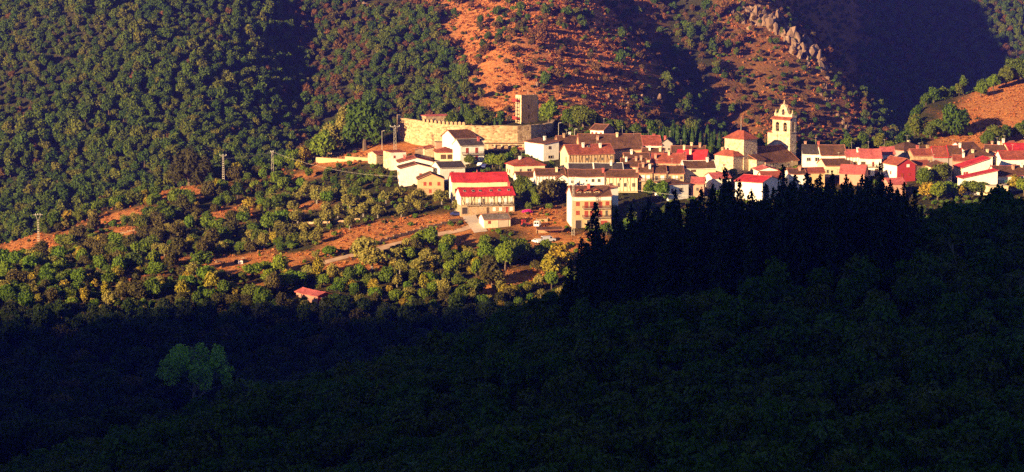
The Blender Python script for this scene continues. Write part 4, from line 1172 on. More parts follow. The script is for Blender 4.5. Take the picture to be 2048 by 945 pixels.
# terrace below the castle wall with stone pillars
tp0, tp1 = pxY(968, 300, 942), pxY(1082, 300, 942)
pg = thing('pergola_terrace', 'stone terrace with white pillars and red balustrade under the castle wall', 'terrace', (tp0.x, 942, float(ground(tp0.x, 942))))
Lt = tp1.x - tp0.x
add('back_wall', MB().box(0, Lt, 2.4, 3.2, -2, 2.7).mesh('back_wall', 'stone'), pg)
add('floor_slab', MB().box(0, Lt, -1.0, 2.4, -2, .3).mesh('floor_slab', 'darkstone'), pg)
pm_ = MB().box(-.3, .3, -.3, .3, 0, 1.9).box(-.4, .4, -.4, .4, 1.9, 2.1).mesh('pillar', 'palestone')
for k in range(8):
    add('pillar', pm_, pg, (Lt * (.06 + .125 * k), -.5, .3))
add('beam', MB().box(0, Lt, -.7, -.3, 2.41, 2.6).box(0, Lt, 1.6, 1.9, 2.41, 2.6).mesh('beam', 'wood'), pg)
rb_ = MB().box(Lt * .15, Lt, -.96, -.9, 1.0, 1.1)
for x in np.arange(Lt * .15, Lt, .3):
    rb_.box(x, x + .07, -.95, -.9, .3, 1.0)
add('balustrade', rb_.mesh('balustrade', 'redpaint'), pg)
FOOT.append((tp0.x, 942, 0, -1, Lt + 1, -3, 10))

# ------------------------------------------------------------------ church
CHY = 907.0
cp0 = pxY(1487, 345, CHY)
church = thing('church', 'stone church with square chancel, brown nave roof and ornate bell gable tower', 'church', cp0, R(40))
FOOT.append((cp0.x, cp0.y, R(40), -7, 30, -7, 14))
H1 = pxY(1487, 280, CHY).z - cp0.z
def cbox(name, x0, x1, y0, y1, z1, mat='palestone', z0=-4, side=None):
    return add(name, MB().box(x0, x1, y0, y1, z0, z1).mesh(name, mat), church)
def hip(name, x0, x1, y0, y1, z, rise, over=.4, mat='r_rust', par=None):
    rb = MB(); x0 -= over; x1 += over; y0 -= over; y1 += over
    k = min(x1 - x0, y1 - y0) / 2
    if x1 - x0 >= y1 - y0:
        r0, r1 = (x0 + k, (y0 + y1) / 2), (x1 - k + .01, (y0 + y1) / 2); Fs = [(0, 1, 5, 4), (1, 2, 5), (2, 3, 4, 5), (3, 0, 4)]
    else:
        r0, r1 = ((x0 + x1) / 2, y0 + k), ((x0 + x1) / 2, y1 - k + .01); Fs = [(0, 1, 4), (1, 2, 5, 4), (2, 3, 5), (3, 0, 4, 5)]
    V = [(x0, y0, z + .15), (x1, y0, z + .15), (x1, y1, z + .15), (x0, y1, z + .15), (*r0, z + rise), (*r1, z + rise)]
    rb.raw(V, Fs, 0)
    V2 = V[:4] + [(x, y, z + .01) for x, y, _ in V[:4]]
    rb.raw(V2, [(0, 1, 5, 4), (1, 2, 6, 5), (2, 3, 7, 6), (3, 0, 4, 7), (4, 5, 6, 7)], 1)
    return add(name, rb.mesh(name, [mat, 'verge']), par or church)
ch_w = cbox('chancel', 0, 6.9, 0, 9.8, H1)
cr = hip('chancel_roof', 0, 6.9, 0, 9.8, H1, 3.0, .5)
add('rod', MB().tube((3.4, 4.9, H1 + 2.8), (3.4, 4.9, H1 + 8.0), .09, .05).mesh('rod', 'steel'), cr)
window(ch_w, 4.2, H1 - 5.2, .8, 1.5, D, -.02)
H2 = pxY(1466, 314, CHY - 3).z - cp0.z
sac = cbox('sacristy', -5.0, -.01, .3, 9.8, H2)
hip('sacristy_roof', -5.0, -.2, .3, 9.8, H2, 2.1, .35)
w_ = window(sac, 0, 2.6, .8, 1.0, D, 5, R(-90)); w_.location.x = -5.02
add('chimney', CHIM['stone'], sac, (-2.5, 8.0, H2 + 1.5))
H3 = pxY(1512, 321, CHY - 2).z - cp0.z
por = cbox('porch', 2.6, 6.85, -4.0, -.01, H3)
add('porch_roof', roof_prism(4.3, [(-4.5, H3 - .1), (.1, H3 + 1.6)], .35, .3, 'x', 5).mesh('porch_roof', ['r_brown', 'verge']), church, (2.6, 0, .2))
add('door', DOORS['iron'], por, (4.9, -4.03, 0.2), 0, (1.3, 1, 2.4))
H4 = pxY(1570, 323, CHY + 6).z - cp0.z
nb = MB(); yf, yb_, yr, NR = -4.2, 12.0, 4.0, 5.0
for x in (6.95, 24.0):
    nb.raw([(x, yf, -4), (x, yb_, -4), (x, yb_, H4), (x, yr, H4 + NR), (x, yf, H4)], [(0, 1, 2, 3, 4)])
for y in (yf, yb_):
    nb.raw([(6.95, y, -4), (24, y, -4), (24, y, H4), (6.95, y, H4)], [(0, 1, 2, 3)])
nav = add('nave', nb.mesh('nave', 'palestone'), church)
sl = NR / (yr - yf)
nrf = add('nave_roof', roof_prism(17.05, [(yf - .5, H4 - .5 * sl + .23), (yr, H4 + NR + .23), (yb_ + .5, H4 - .5 * sl + .23)], .25, .4, 'x', 77).mesh('nave_roof', ['r_brown', 'verge']), church, (6.95, 0, 0))
window(nav, 11.0, H4 - 1.6, 1.0, 1.6, D, yf - .02)
window(nav, 19.0, H4 - 1.8, .8, 1.4, D, yf - .02)
TZ_ = pxY(1587, 241, CHY + 15.4).z - cp0.z
BZ = TZ_ - 4.7      # belfry floor
tw = cbox('bell_tower', 24.05, 27.4, 0, 9.0, BZ)
add('cornice', MB().box(23.85, 27.6, -.2, 9.2, BZ, BZ + .3).mesh('cornice', 'palestone'), tw)
for k in range(12):
    add('corbel', cube('palestone'), tw, (23.95, .5 + k * .73, BZ - 1.3), 0, (.3, .3, .45))
bf = MB(); z0, z1 = BZ + .3, TZ_
for x0, x1 in ((24.05, 24.9), (26.55, 27.4)):
    for y0, y1 in ((0, 1.6), (3.5, 5.5), (7.4, 9.0)):
        bf.box(x0, x1, y0, y1, z0, z1 - .7)
    for yo in (1.6, 5.5):      # arch heads
        pts = [(yo, z1 - .7), (yo, z1 - 1.9)] + [(yo + .95 - .95 * math.cos(math.pi * k / 8), z1 - 1.9 + .95 * math.sin(math.pi * k / 8)) for k in range(1, 8)] + [(yo + 1.9, z1 - 1.9), (yo + 1.9, z1 - .7)]
        n = len(pts)
        # two halves keep the outline simple
        half = n // 2
        bf.prism(pts[:half + 1] + [(yo + .95, z1 - .7)], 'x', x0, x1)
        bf.prism([(yo + .95, z1 - .7)] + pts[half:], 'x', x0, x1)
bf.box(24.9, 25.2, 0, .8, z0, z1 - .7).box(26.25, 26.55, 0, .8, z0, z1 - .7).box(24.9, 25.2, 8.2, 9.0, z0, z1 - .7).box(26.25, 26.55, 8.2, 9, z0, z1 - .7)
bf.box(24.05, 27.4, 0, 9.0, z1 - .7, z1)
bel = add('belfry', bf.mesh('belfry', 'palestone'), church)
bell = MB()
prof = [(.12, 1.0), (.3, .9), (.42, .45), (.62, .0)]
for (ra, za), (rb2, zb) in zip(prof, prof[1:]):
    bell.tube((0, 0, za), (0, 0, zb), ra, rb2, 10)
bell.box(-.9, .9, -.12, .12, 1.0, 1.5, 0)
bellm = bell.mesh('bell', 'bronze', True)
for yo in (2.55, 6.45):
    add('bell', bellm, bel, (24.6, yo, z0 + .9), R(90))
add('bell', bellm, bel, (25.7, .5, z0 + .9))
# tiled rooflet and bell gable
add('rooflet', roof_prism(9.0, [(23.2, TZ_ + .05), (25.0, TZ_ + 1.0)], .5, .3, 'y', 9, .18).mesh('rooflet', ['r_rust', 'verge']), church, (0, 0, .15))
E = TZ_ + .02
out = [(0, 0), (0, 2.3), (.5, 2.3), (.9, 1.9), (1.5, 1.9), (2.1, 2.4), (2.5, 3.3), (2.9, 4.3), (3.2, 4.5), (3.4, 5.0), (4.0, 5.5), (4.5, 5.8)]
out = out + [(9 - y, z) for y, z in reversed(out[:-1])]
eg = MB()
# the gable as vertical strips round an arched opening
def gz_at(y):
    ys = [p[0] for p in out]; zs = [p[1] for p in out]
    return float(np.interp(y, ys, zs))
edges = sorted(set([p[0] for p in out] + [3.8, 4.15, 4.85, 5.2]))
for a, c in zip(edges, edges[1:]):
    mid = (a + c) / 2
    za, zc = gz_at(a + 1e-4), gz_at(c - 1e-4)
    if 3.8 <= mid <= 5.2:
        def ah(y):
            return 3.2 + .7 * math.sqrt(max(0, 1 - ((y - 4.5) / .7) ** 2)) * .9
        eg.prism([(a, 0), (c, 0), (c, 1.6), (a, 1.6)], 'x', 25.0, 26.1)
        eg.prism([(a, ah(a)), (c, ah(c)), (c, zc), (a, za)], 'x', 25.0, 26.1)
    else:
        eg.prism([(a, 0), (c, 0), (c, zc), (a, za)], 'x', 25.0, 26.1)
gab = add('bell_gable', eg.mesh('bell_gable', 'palestone'), church, (0, 0, E))
add('gable_shoulder', MB().box(26.1, 27.4, 0, .9, 0, 1.6).mesh('gable_shoulder', 'palestone'), gab)
fin = MB().box(-.22, .22, -.22, .22, 0, .5)
for (ra, za), (rb2, zb) in zip([(.12, .5), (.26, .8), (.1, 1.1)], [(.26, .8), (.1, 1.1), (.02, 1.7)]):
    fin.tube((0, 0, za), (0, 0, zb), ra, rb2, 8)
finm = fin.mesh('finial', 'palestone')
for y, z, s in ((.3, 2.3, .9), (8.7, 2.3, .9), (3.0, 4.4, .75), (6.0, 4.4, .75), (4.5, 5.75, 1.0)):
    add('finial', finm, gab, (25.55, y, z), 0, s)
stt = cbox('stair_turret', 24.2, 26.4, 9.05, 11.6, TZ_ - 5.2)
hip('turret_roof', 24.2, 26.4, 9.05, 11.6, TZ_ - 5.2, .9, .3)

# ------------------------------------------------------------------ pylons, wires, lamps
def lattice(H, w0=.55, w1=.28, arm=1.6, style=0):
    mb = MB()
    n = int(H / .8)
    for sx in (-1, 1):
        for sy in (-1, 1):
            mb.tube((sx * w0, sy * w0, -1.0), (sx * w1, sy * w1, H), .05, .04, 4)
    for k in range(n):
        z0, z1 = H * k / n, H * (k + 1) / n
        a, c = w0 + (w1 - w0) * k / n, w0 + (w1 - w0) * (k + 1) / n
        for s in (-1, 1):
            e = 1 if k % 2 else -1
            if style == 0:
                mb.tube((-a * e, s * a, z0), (c * e, s * c, z1), .03, .03, 4).tube((s * a, -a * e, z0), (s * c, c * e, z1), .03, .03, 4)
            else:
                mb.box(-a, a, s * a - .05, s * a + .05, z0 - .12, z0 + .12).box(s * a - .05, s * a + .05, -a, a, z0 - .12, z0 + .12)
    return mb
def arms(H, arm, style):
    mb = MB()
    if style == 2:
        mb.tube((-.1, 0, H - .2), (-arm, 0, H + 2.0), .09, .07, 4).tube((.1, 0, H - .2), (arm, 0, H + 2.0), .09, .07, 4).tube((-arm - .9, 0, H + 2.0), (arm + .9, 0, H + 2.0), .09, .09, 4)
    else:
        mb.tube((-arm, 0, H - .25), (arm, 0, H - .25), .09, .09, 4).tube((-arm * .85, 0, H - .25), (0, 0, H - 1.1), .05, .05, 4).tube((arm * .85, 0, H - .25), (0, 0, H - 1.1), .05, .05, 4)
    return mb
PY_TOP = {}
def pylon(label, px, ytop, ybase, style=0, arm=1.6, ymin=560, w0=.55, Hfix=None, Y=None):
    p = at(px, ybase, ymin) if Y is None else Vector((pxY(px, ybase, Y).x, Y, float(ground(pxY(px, ybase, Y).x, Y))))
    H = pxY(px, ytop, p.y).z - p.z
    o = thing('power_pylon', label, 'pylon', p, R(10))
    Hm = H - 2.0 if style == 2 else H
    add('mast', lattice(Hm, w0, w0 * .55, arm, 1 if style in (1, 2) else 0).mesh('mast', 'steel'), o)
    c = add('crossarm', arms(Hm, arm, style).mesh('crossarm', 'steel'), o)
    ins = MB().tube((0, 0, 0), (0, 0, .45), .07, .1, 6).mesh('insulator', 'whitepaint')
    zt = H if style == 2 else Hm - .2
    for x in (-arm * .9, 0, arm * .9):
        add('insulator', ins, c, (x, 0, zt))
    FOOT.append((p.x, p.y, 0, -2, 2, -4, 2))
    PY_TOP[px] = Vector((p.x, p.y, p.z + zt))
    return o
pylon('ladder-like concrete pole with forked top on the rusty bank', 77, 430, 482, 2, .9, w0=.4)
pylon('ladder-like concrete pole with short crossarm beside the great round holm oak', 447, 310, 371, 1, 1.3, w0=.42)
pylon('steel lattice pole joined by wires to the ladder-like pole', 545, 303, 353, 0, .6, w0=.5)
pylon('steel lattice pylon with wide crossarm at the left end of the castle wall', 790, 252, 303, 0, 1.9, Y=945)
pylon('tall slender lattice mast standing before the stone apartment house', 1146, 356, 452, 0, 1.0, w0=.42, Y=824)
def wire(label, a, b_, sag, off=0.0):
    mb = MB(); n = 14; pv = None
    for k in range(n + 1):
        t = k / n
        q = a.lerp(b_, t) + Vector((0, off, -sag * 4 * t * (1 - t)))
        if pv is not None:
            mb.tube(pv, q, .012, .012, 4)
        pv = q
    o = add('power_line', mb.mesh('power_line', 'steel'), label=label, category='power line', group='overhead power lines')
    return o
Wl = 'thin overhead power line strung between the poles of the olive slope'
for off in (-.8, 0, .8):
    wire(Wl, PY_TOP[447] + Vector((0, 0, -1.2)), PY_TOP[545], .5, off)
    far_end = pxY(1146, 372, 824)
    wire('long thin power line sagging from the lattice pole over the slope to the houses', PY_TOP[545], pxY(800, 353, 870), 2.2, off)
    wire('thin power line running from the slender mast towards the pine tops', PY_TOP[1146], pxY(1420, 395, 800), 1.0, off)
def lamp_post(label, px, ytop, ybase, Y, heads=1):
    b_ = pxY(px, ybase, Y); zb = float(ground(b_.x, Y)); H = pxY(px, ytop, Y).z - zb
    o = thing('street_lamp', label, 'street lamp', (b_.x, Y, zb))
    add('pole', MB().tube((0, 0, -.5), (0, 0, H), .1, .06, 8).mesh('pole', 'steel'), o)
    hd = MB()
    for s in ((-1, 1) if heads == 2 else (1,)):
        hd.tube((0, 0, H - .3), (s * .7, 0, H), .05, .05, 6).box(s * .7 - .35, s * .7 + .35, -.15, .15, H - .05, H + .12)
    add('lamp_head', hd.mesh('lamp_head', 'steel'), o)
lamp_post('pale lamp post standing by the castle gate trees', 1117, 246, 275, 962)
lamp_post('thin dark lamp post in the shade left of the castle wall', 764, 262, 283, 958)
lamp_post('twin headed lamp post above the brown pyramid roof', 1816, 274, 296, 962, 2)
lamp_post('slim lamp post rising behind the bright white house end', 1149, 258, 282, 955)
lamp_post('pale lamp post on the yard behind the rear red row', 1086, 300, 330, 925)

# ------------------------------------------------------------------ terraces, track, walls, fences
def draped(name, label, pts, width, mat, lift=.06, kind='structure', ymin=560):
    P_ = [at(*p, ymin) for p in pts]
    fine_ = []
    for a, c in zip(P_, P_[1:]):
        n = max(1, int((c - a).length / 2))
        fine_ += [a.lerp(c, k / n) for k in range(n)]
    fine_.append(P_[-1])
    V = []
    for k, p in enumerate(fine_):
        t = (fine_[min(k + 1, len(fine_) - 1)] - fine_[max(k - 1, 0)]); t.z = 0; t.normalize()
        nrm = Vector((-t.y, t.x, 0)) * width / 2
        for q in (p - nrm, p, p + nrm):
            V.append((q.x, q.y, float(max(ground(q.x, q.y), ground(p.x, p.y) - .3)) + lift))
    Fs = []
    for k in range(len(fine_) - 1):
        a, c = 3 * k, 3 * k + 3
        Fs += [(a, c, c + 1, a + 1), (a + 1, c + 1, c + 2, a + 2)]
    o = add(name, make_mesh(name, V, Fs, mat), kind=kind, label=label)
    for p in fine_[::2]:
        FOOT.append((p.x, p.y, 0, -width * .7, width * .7, -width * .9, width * .5))
    return o
draped('dirt_track', 'pale dirt track climbing past the olive trees to the garage', [(600, 548), (650, 526), (720, 508), (790, 492), (860, 474), (920, 462), (952, 452)], 3.6, 'track', .12)
draped('concrete_apron', 'pale concrete drive between the red terrace and the garage', [(962, 466), (952, 452), (942, 441), (938, 433)], 4.6, 'concrete', .16)
def drystone(label, pts, h, th=.6, mat='darkstone', name='stone_wall'):
    P_ = [at(*p, 560) for p in pts]
    b0 = P_[0].copy()
    o = thing(name, label, 'wall', b0)
    for a, c in zip(P_, P_[1:]):
        n = max(1, int((c - a).length / 2.5))
        for k in range(n):
            p, q = a.lerp(c, k / n), a.lerp(c, (k + 1) / n)
            L = math.hypot(q.x - p.x, q.y - p.y)
            z = min(float(ground(p.x, p.y)), float(ground(q.x, q.y)))
            add('wall_section', MB().box(0, L + .03, -th / 2, th / 2, -1, h * rnd.uniform(.8, 1.1)).mesh('wall_section', mat), o, Vector((p.x, p.y, z)) - b0, math.atan2(q.y - p.y, q.x - p.x))
    return o
drystone('long dark retaining wall along the dirt track above the rusty grass', [(700, 503), (760, 487), (840, 465), (925, 443)], 1.4)
drystone('rough terrace wall in the olive grove', [(590, 452), (680, 446), (720, 440)], .9, mat='stone')
drystone('low rubble wall on the left shoulder of the slope', [(240, 470), (310, 455), (360, 452)], .8, mat='stone')
drystone('pale stone bank wall below the castle trees', [(620, 318), (680, 308), (720, 300)], 1.0, mat='stone')
def mesh_fence(label, pts, h=2.0):
    P_ = [at(*p, 560) for p in pts]; b0 = P_[0].copy()
    o = thing('mesh_fence', label, 'fence', b0)
    pmesh = MB().tube((0, 0, -.4), (0, 0, h), .06, .06, 6).mesh('fence_post', 'steel')
    for a, c in zip(P_, P_[1:]):
        n = max(1, int((c - a).length / 3))
        for k in range(n + 1):
            p = a.lerp(c, k / n)
            add('fence_post', pmesh, o, Vector((p.x, p.y, float(ground(p.x, p.y)))) - b0)
        mb = MB()
        for z in np.arange(.2, h, .3):
            mb.tube(a - b0 + Vector((0, 0, z)), c - b0 + Vector((0, 0, z)), .02, .02, 3)
        add('wire_mesh', mb.mesh('wire_mesh', 'steel'), o)
        add('kerb_wall', MB().prism([(a.x - b0.x, a.y - b0.y - .12), (c.x - b0.x, c.y - b0.y - .12), (c.x - b0.x, c.y - b0.y + .12), (a.x - b0.x, a.y - b0.y + .12)], 'z', min(a.z, c.z) - b0.z - 1, max(a.z, c.z) - b0.z + .9).mesh('kerb_wall', 'ochre'), o)
mesh_fence('wire fence on an ochre kerb wall below the castle bank', [(632, 328), (690, 324), (750, 322)])
mesh_fence('short wire fence on the rusty bank beside the apartment house', [(1073, 446), (1095, 445)], 1.6)

# ------------------------------------------------------------------ vehicles and small things
def car(label, px, py, paint, rz, van=False, name='parked_car', ymin=560):
    p = at(px, py, ymin)
    o = thing(name, label, 'van' if van else 'car', p, R(rz))
    L, W_ = (4.6, 1.8) if van else (4.2, 1.7)
    if van:
        body = [(0, .35), (0, 1.9), (3.0, 1.95), (3.6, 1.2), (4.6, 1.0), (4.6, .35)]
        gl = [(2.55, 1.2), (2.55, 1.78), (2.98, 1.8), (3.4, 1.2)]
        back = [(-.01, 1.05), (-.01, 1.7)]
    else:
        body = [(0, .35), (0, .85), (.3, .95), (.9, 1.4), (2.4, 1.45), (3.1, .98), (4.1, .8), (4.2, .35)]
        gl = [(.75, .98), (1.0, 1.33), (2.3, 1.38), (2.85, .98)]
    add('body', MB().prism([(x - L / 2, z) for x, z in body], 'y', -W_ / 2, W_ / 2).mesh('body', paint), o)
    gm = MB()
    for s in (-1, 1):
        gm.prism([(x - L / 2, z) for x, z in gl], 'y', s * W_ / 2 - .02, s * W_ / 2 + .02)
    if van:
        gm.box(-L / 2 - .02, -L / 2 + .02, -.75, -.06, 1.05, 1.7).box(-L / 2 - .02, -L / 2 + .02, .06, .75, 1.05, 1.7)
    else:
        gm.prism([(2.48 - L / 2, 1.38), (3.02 - L / 2, 1.0), (3.06 - L / 2, 1.04), (2.5 - L / 2, 1.44)], 'y', -.7, .7)
    add('window', gm.mesh('window', 'glass'), o)
    wm = MB().tube((0, -.11, 0), (0, .11, 0), .32, .32, 12).mesh('wheel', 'tyre')
    for x in (.75, L - .85):
        for s in (-1, 1):
            add('wheel', wm, o, (x - L / 2, s * (W_ / 2 - .06), .32))
    for s in (-.55, .55):
        add('headlight', MB().box(L / 2 - .03, L / 2 + .02, s - .16, s + .16, .62, .76).mesh('headlight', 'whitepaint'), o)
    FOOT.append((p.x, p.y, R(rz), -3, 3, -2, 2))
car('dark blue car parked at the left end of the red terrace', 913, 433, 'car_blue', 10)
car('white van with two rear windows on the rusty bank edge', 1075, 455, 'car_white', 80, True, 'parked_van')
car('silver blue van in the shaded yard', 1097, 484, 'car_silver', 20, True, 'parked_van')
car('pale car beside the silver van in the shaded yard', 1074, 487, 'car_white', 120)
car('white car in front of the balcony house', 962, 333, 'car_white', 70, ymin=880)
car('dark blue car beside the white car in front of the balcony house', 972, 336, 'car_blue', 60, ymin=880)
tp = at(1051, 455, 560)
tr = thing('tractor', 'small red tractor parked right of the garage', 'tractor', tp, R(25))
add('body', MB().prism([(-1.4, .7), (-1.4, 1.3), (-.5, 1.3), (-.4, 1.15), (1.5, 1.1), (1.5, .6)], 'y', -.4, .4).mesh('body', 'redpaint'), tr)
add('cab', MB().box(-1.3, -1.2, -.5, -.4, 1.3, 2.2).box(-1.3, -1.2, .4, .5, 1.3, 2.2).box(-.3, -.2, -.5, -.4, 1.2, 2.2).box(-.3, -.2, .4, .5, 1.2, 2.2).box(-1.4, -.1, -.6, .6, 2.2, 2.35).mesh('cab', 'redpaint'), tr)
for x, r_ in ((-.9, .7), (1.1, .42)):
    wmm = MB().tube((0, -.16, 0), (0, .16, 0), r_, r_, 14).mesh('wheel', 'tyre')
    for s in (-.65, .65):
        add('wheel', wmm, tr, (x, s, r_))
FOOT.append((tp.x, tp.y, 0, -3, 3, -3, 2))
yp = at(1100, 474, 560)
ys = thing('lean_to', 'open lean-to with brown roof and clutter over the shaded yard', 'shed', yp, R(6))
add('roof', roof_prism(8.5, [(-.2, 2.3), (3.6, 2.9)], .2, .2, 'x', 31).mesh('roof', ['r_brown', 'verge']), ys, (-4.2, 0, 0))
for x in (-4.0, 0, 4.0):
    for y in (.1, 3.2):
        add('post', MB().box(-.08, .08, -.08, .08, -.5, 2.4).mesh('post', 'wood'), ys, (x, y, 0))
add('back_wall', MB().box(-4.2, 4.2, 3.45, 3.6, -1, 2.55).mesh('back_wall', 'stone'), ys)
FOOT.append((yp.x, yp.y, 0, -6, 6, -5, 5))
pp = at(954, 352, 860)
um = thing('closed_parasol', 'closed pink parasol standing behind the rear red row', 'parasol', pxY(954, 350, 905) + Vector((0, 0, -.6)))
add('pole', MB().tube((0, 0, -2.5), (0, 0, 2.6), .05, .04).mesh('pole', 'steel'), um)
cm_ = MB()
for k in range(8):
    a = k * math.pi / 4
    cm_.tube((math.cos(a) * .32, math.sin(a) * .32, .3), (0, 0, 2.5), .22, .04, 5)
add('canopy', cm_.mesh('canopy', 'r_pink'), um)
# boulders and rubble
def rock_mesh(seed, flat=1.0):
    g = np.random.default_rng(seed)
    v, f = ICO2
    d1 = unit(g.normal(size=(16, 3)) * np.array([1, 1, .6]))
    q = v.copy()
    for d in d1:      # chop flat faces
        h = g.uniform(.38, .72)
        s = q @ d
        q = q - np.maximum(s - h, 0)[:, None] * d
    q = q * np.array([1, 1, flat]) * (1 + .07 * g.normal(size=(len(q), 1)))
    return make_mesh('rock', q, f, 'rock')
ROCKS = [rock_mesh(k) for k in range(8)]
for px, py, s in ((434, 527, .9), (440, 525, .8), (448, 528, .7), (473, 523, .7), (488, 519, 1.1), (482, 526, .6), (392, 524, 1.6), (540, 527, .6), (556, 530, .7), (250, 530, .8), (216, 505, .9)):
    p = at(px, py, 560)
    add('boulder', ROCKS[rnd.randrange(8)], None, p + Vector((0, 0, .2 * s)), rnd.uniform(0, 6), (s, s, s * .8), label='pale boulder lying on the bank of the olive slope', category='rock', group='boulders on the olive slope')
wp = at(481, 529, 560)
add('water_tank', MB().box(-.7, .7, -.5, .5, 0, 1.0).box(-.6, .6, -.4, .4, 1.0, 1.15).tube((0, 0, 1.15), (0, 0, 1.3), .2, .2, 8).mesh('water_tank', 'whitepaint'), None, wp, .3, label='small white tank among pale boulders on the bank', category='tank')
sg = at(2003, 394, 840)
so = thing('signboard', 'small white and pink board on posts below the white terrace block', 'sign', sg)
add('board', MB().box(-.9, .9, -.04, .04, 1.2, 3.4).mesh('board', 'whitepaint'), so)
add('panel', MB().box(-.75, .75, -.06, -.04, 1.35, 2.2).mesh('panel', 'magenta'), so)
for s in (-.7, .7):
    add('post', MB().box(s - .05, s + .05, -.03, .03, -.5, 1.2).mesh('post', 'steel'), so)
# ------------------------------------------------------------------ vegetation
FT = np.array(FOOT)
def clear_of_buildings(x, y, pad=0.0):
    dx, dy = x - FT[:, 0], y - FT[:, 1]
    c, s = np.cos(FT[:, 2]), np.sin(FT[:, 2])
    lx, ly = dx * c + dy * s, -dx * s + dy * c
    return not ((lx > FT[:, 3] - pad) & (lx < FT[:, 4] + pad) & (ly > FT[:, 5] - pad) & (ly < FT[:, 6] + pad)).any()
def G(x, y):
    return float(ground(x, y))
TREES = []        # every scattered tree: x y z kind scale radius height region
def tp_(px, py, kind, scale, label, group=None, ymin=560, Y=None, zs=1.0, var=None, dz=0.0):
    """a tree whose foot is at a photo pixel"""
    p = at(px, py, ymin) if Y is None else pxY(px, py, Y)
    p.z = G(p.x, p.y) + dz
    plant(kind, p, scale, label, group, None, True, var, zs)
    NAMED.append((p.x, p.y, 2.3 * scale * (3 if kind == 'bigholm' else 1.5 if kind.startswith('big') else 1)))
NAMED = []
tp_(378, 355, 'bigholm', 1.08, 'great round dark holm oak crowning the left shoulder of the slope', Y=952, var=0)
tp_(730, 300, 'bigoak', 2.05, 'great dark round tree left of the castle wall', Y=966, var=0)
tp_(690, 296, 'silver', 1.8, 'tall silvery tree rising behind the great dark tree', Y=984, var=0)
tp_(688, 296, 'bigoak', 1.35, 'dark green tree at the back of the castle grove', Y=992, var=1)
tp_(662, 300, 'silver', 1.45, 'silver green tree between the dark trees of the castle grove', Y=974, var=1)
tp_(645, 303, 'bigbright', 1.65, 'bright green conical tree at the front of the castle grove', Y=962, var=0)
tp_(622, 303, 'bigoak', .85, 'green rounded tree at the left end of the castle grove', Y=970, var=2)
tp_(610, 308, 'yellow', 1.5, 'yellowing tree at the left foot of the castle grove', Y=964, var=0)
tp_(585, 318, 'bright', 1.3, 'light green tree below the yellowing tree', Y=962)
tp_(600, 322, 'yellow', 1.0, 'small yellow green tree below the castle grove', Y=955)
tp_(830, 262, 'cypress', 1.4, 'stout conical cypress behind the castle wall', Y=985, zs=1.0)
tp_(924, 258, 'cypress', 1.35, 'slender tall cypress inside the castle', Y=985, zs=1.25)
tp_(990, 256, 'cypress', .9, 'small dark cypress left of the keep', Y=975)
tp_(1001, 256, 'cypress', 1.0, 'small upright cypress next to the keep', Y=973)
for px, s, l in ((905, .9, 'dark tree inside the castle beside the slender cypress'), (943, 1.0, 'dark leafy tree right of the slender cypress'), (962, 1.05, 'broad dark tree inside the castle wall'), (975, .8, 'low dark tree before the small cypresses')):
    tp_(px, 258, 'bigoak', s * .8, l, Y=982)
tp_(1097, 275, 'bigbright', 1.2, 'rounded green tree right of the castle gate', Y=984, var=1)
tp_(1166, 276, 'bigoak', 1.0, 'large dark tree behind the red roofs right of the castle', Y=978, var=1)
tp_(1140, 276, 'bigoak', .75, 'smaller dark tree beside the large one right of the castle', Y=980, var=2)
tp_(1188, 272, 'bright', 1.1, 'light green tree at the edge of the large dark tree', Y=984)
for k in range(16):
    tp_(1322 + k * 8.2 + rnd.uniform(-4, 4), 302 + (k % 3), 'cypress', rnd.uniform(1.0, 1.65), 'dark upright conifer in the hedge row behind the red roofs', 'hedge of dark conifers', Y=948 + (k % 2) * 3, zs=.95)
tp_(1300, 280, 'yellow', .9, 'yellow green tree above the red roofs before the hedge', Y=985)
tp_(1515, 290, 'bright', .9, 'light green tree behind the square church chancel', Y=975)
tp_(1905, 300, 'bigoak', 1.3, 'tall green tree standing alone at the right end of the village', Y=966, var=0, zs=1.1, dz=-1.5)
tp_(1880, 300, 'bigoak', .75, 'lower green tree at the left foot of the tall lone tree', Y=964)
tp_(1860, 300, 'oak', 1.0, 'small tree at the village edge below the lone tree', Y=960)
for px, py, k_, s, Y in ((1960, 262, 'bigbright', .8, 1025), (1985, 245, 'bigbright', .85, 1035), (2010, 240, 'bigoak', .9, 1040), (2035, 225, 'bigoak', 1.15, 1045), (2060, 225, 'bigoak', 1.2, 1045)):
    tp_(px, py, k_, s, 'leafy tree on the crest of the terraced hill', 'trees on the terraced hill crest', Y=Y)
for px, py, s in ((1975, 292, .6), (1990, 288, .75), (2008, 286, .7), (2042, 280, .7), (2055, 278, .8)):
    tp_(px, py, 'bigoak', s, 'dark leafy tree at the foot of the terraced hill', 'trees at the foot of the terraced hill', ymin=900)
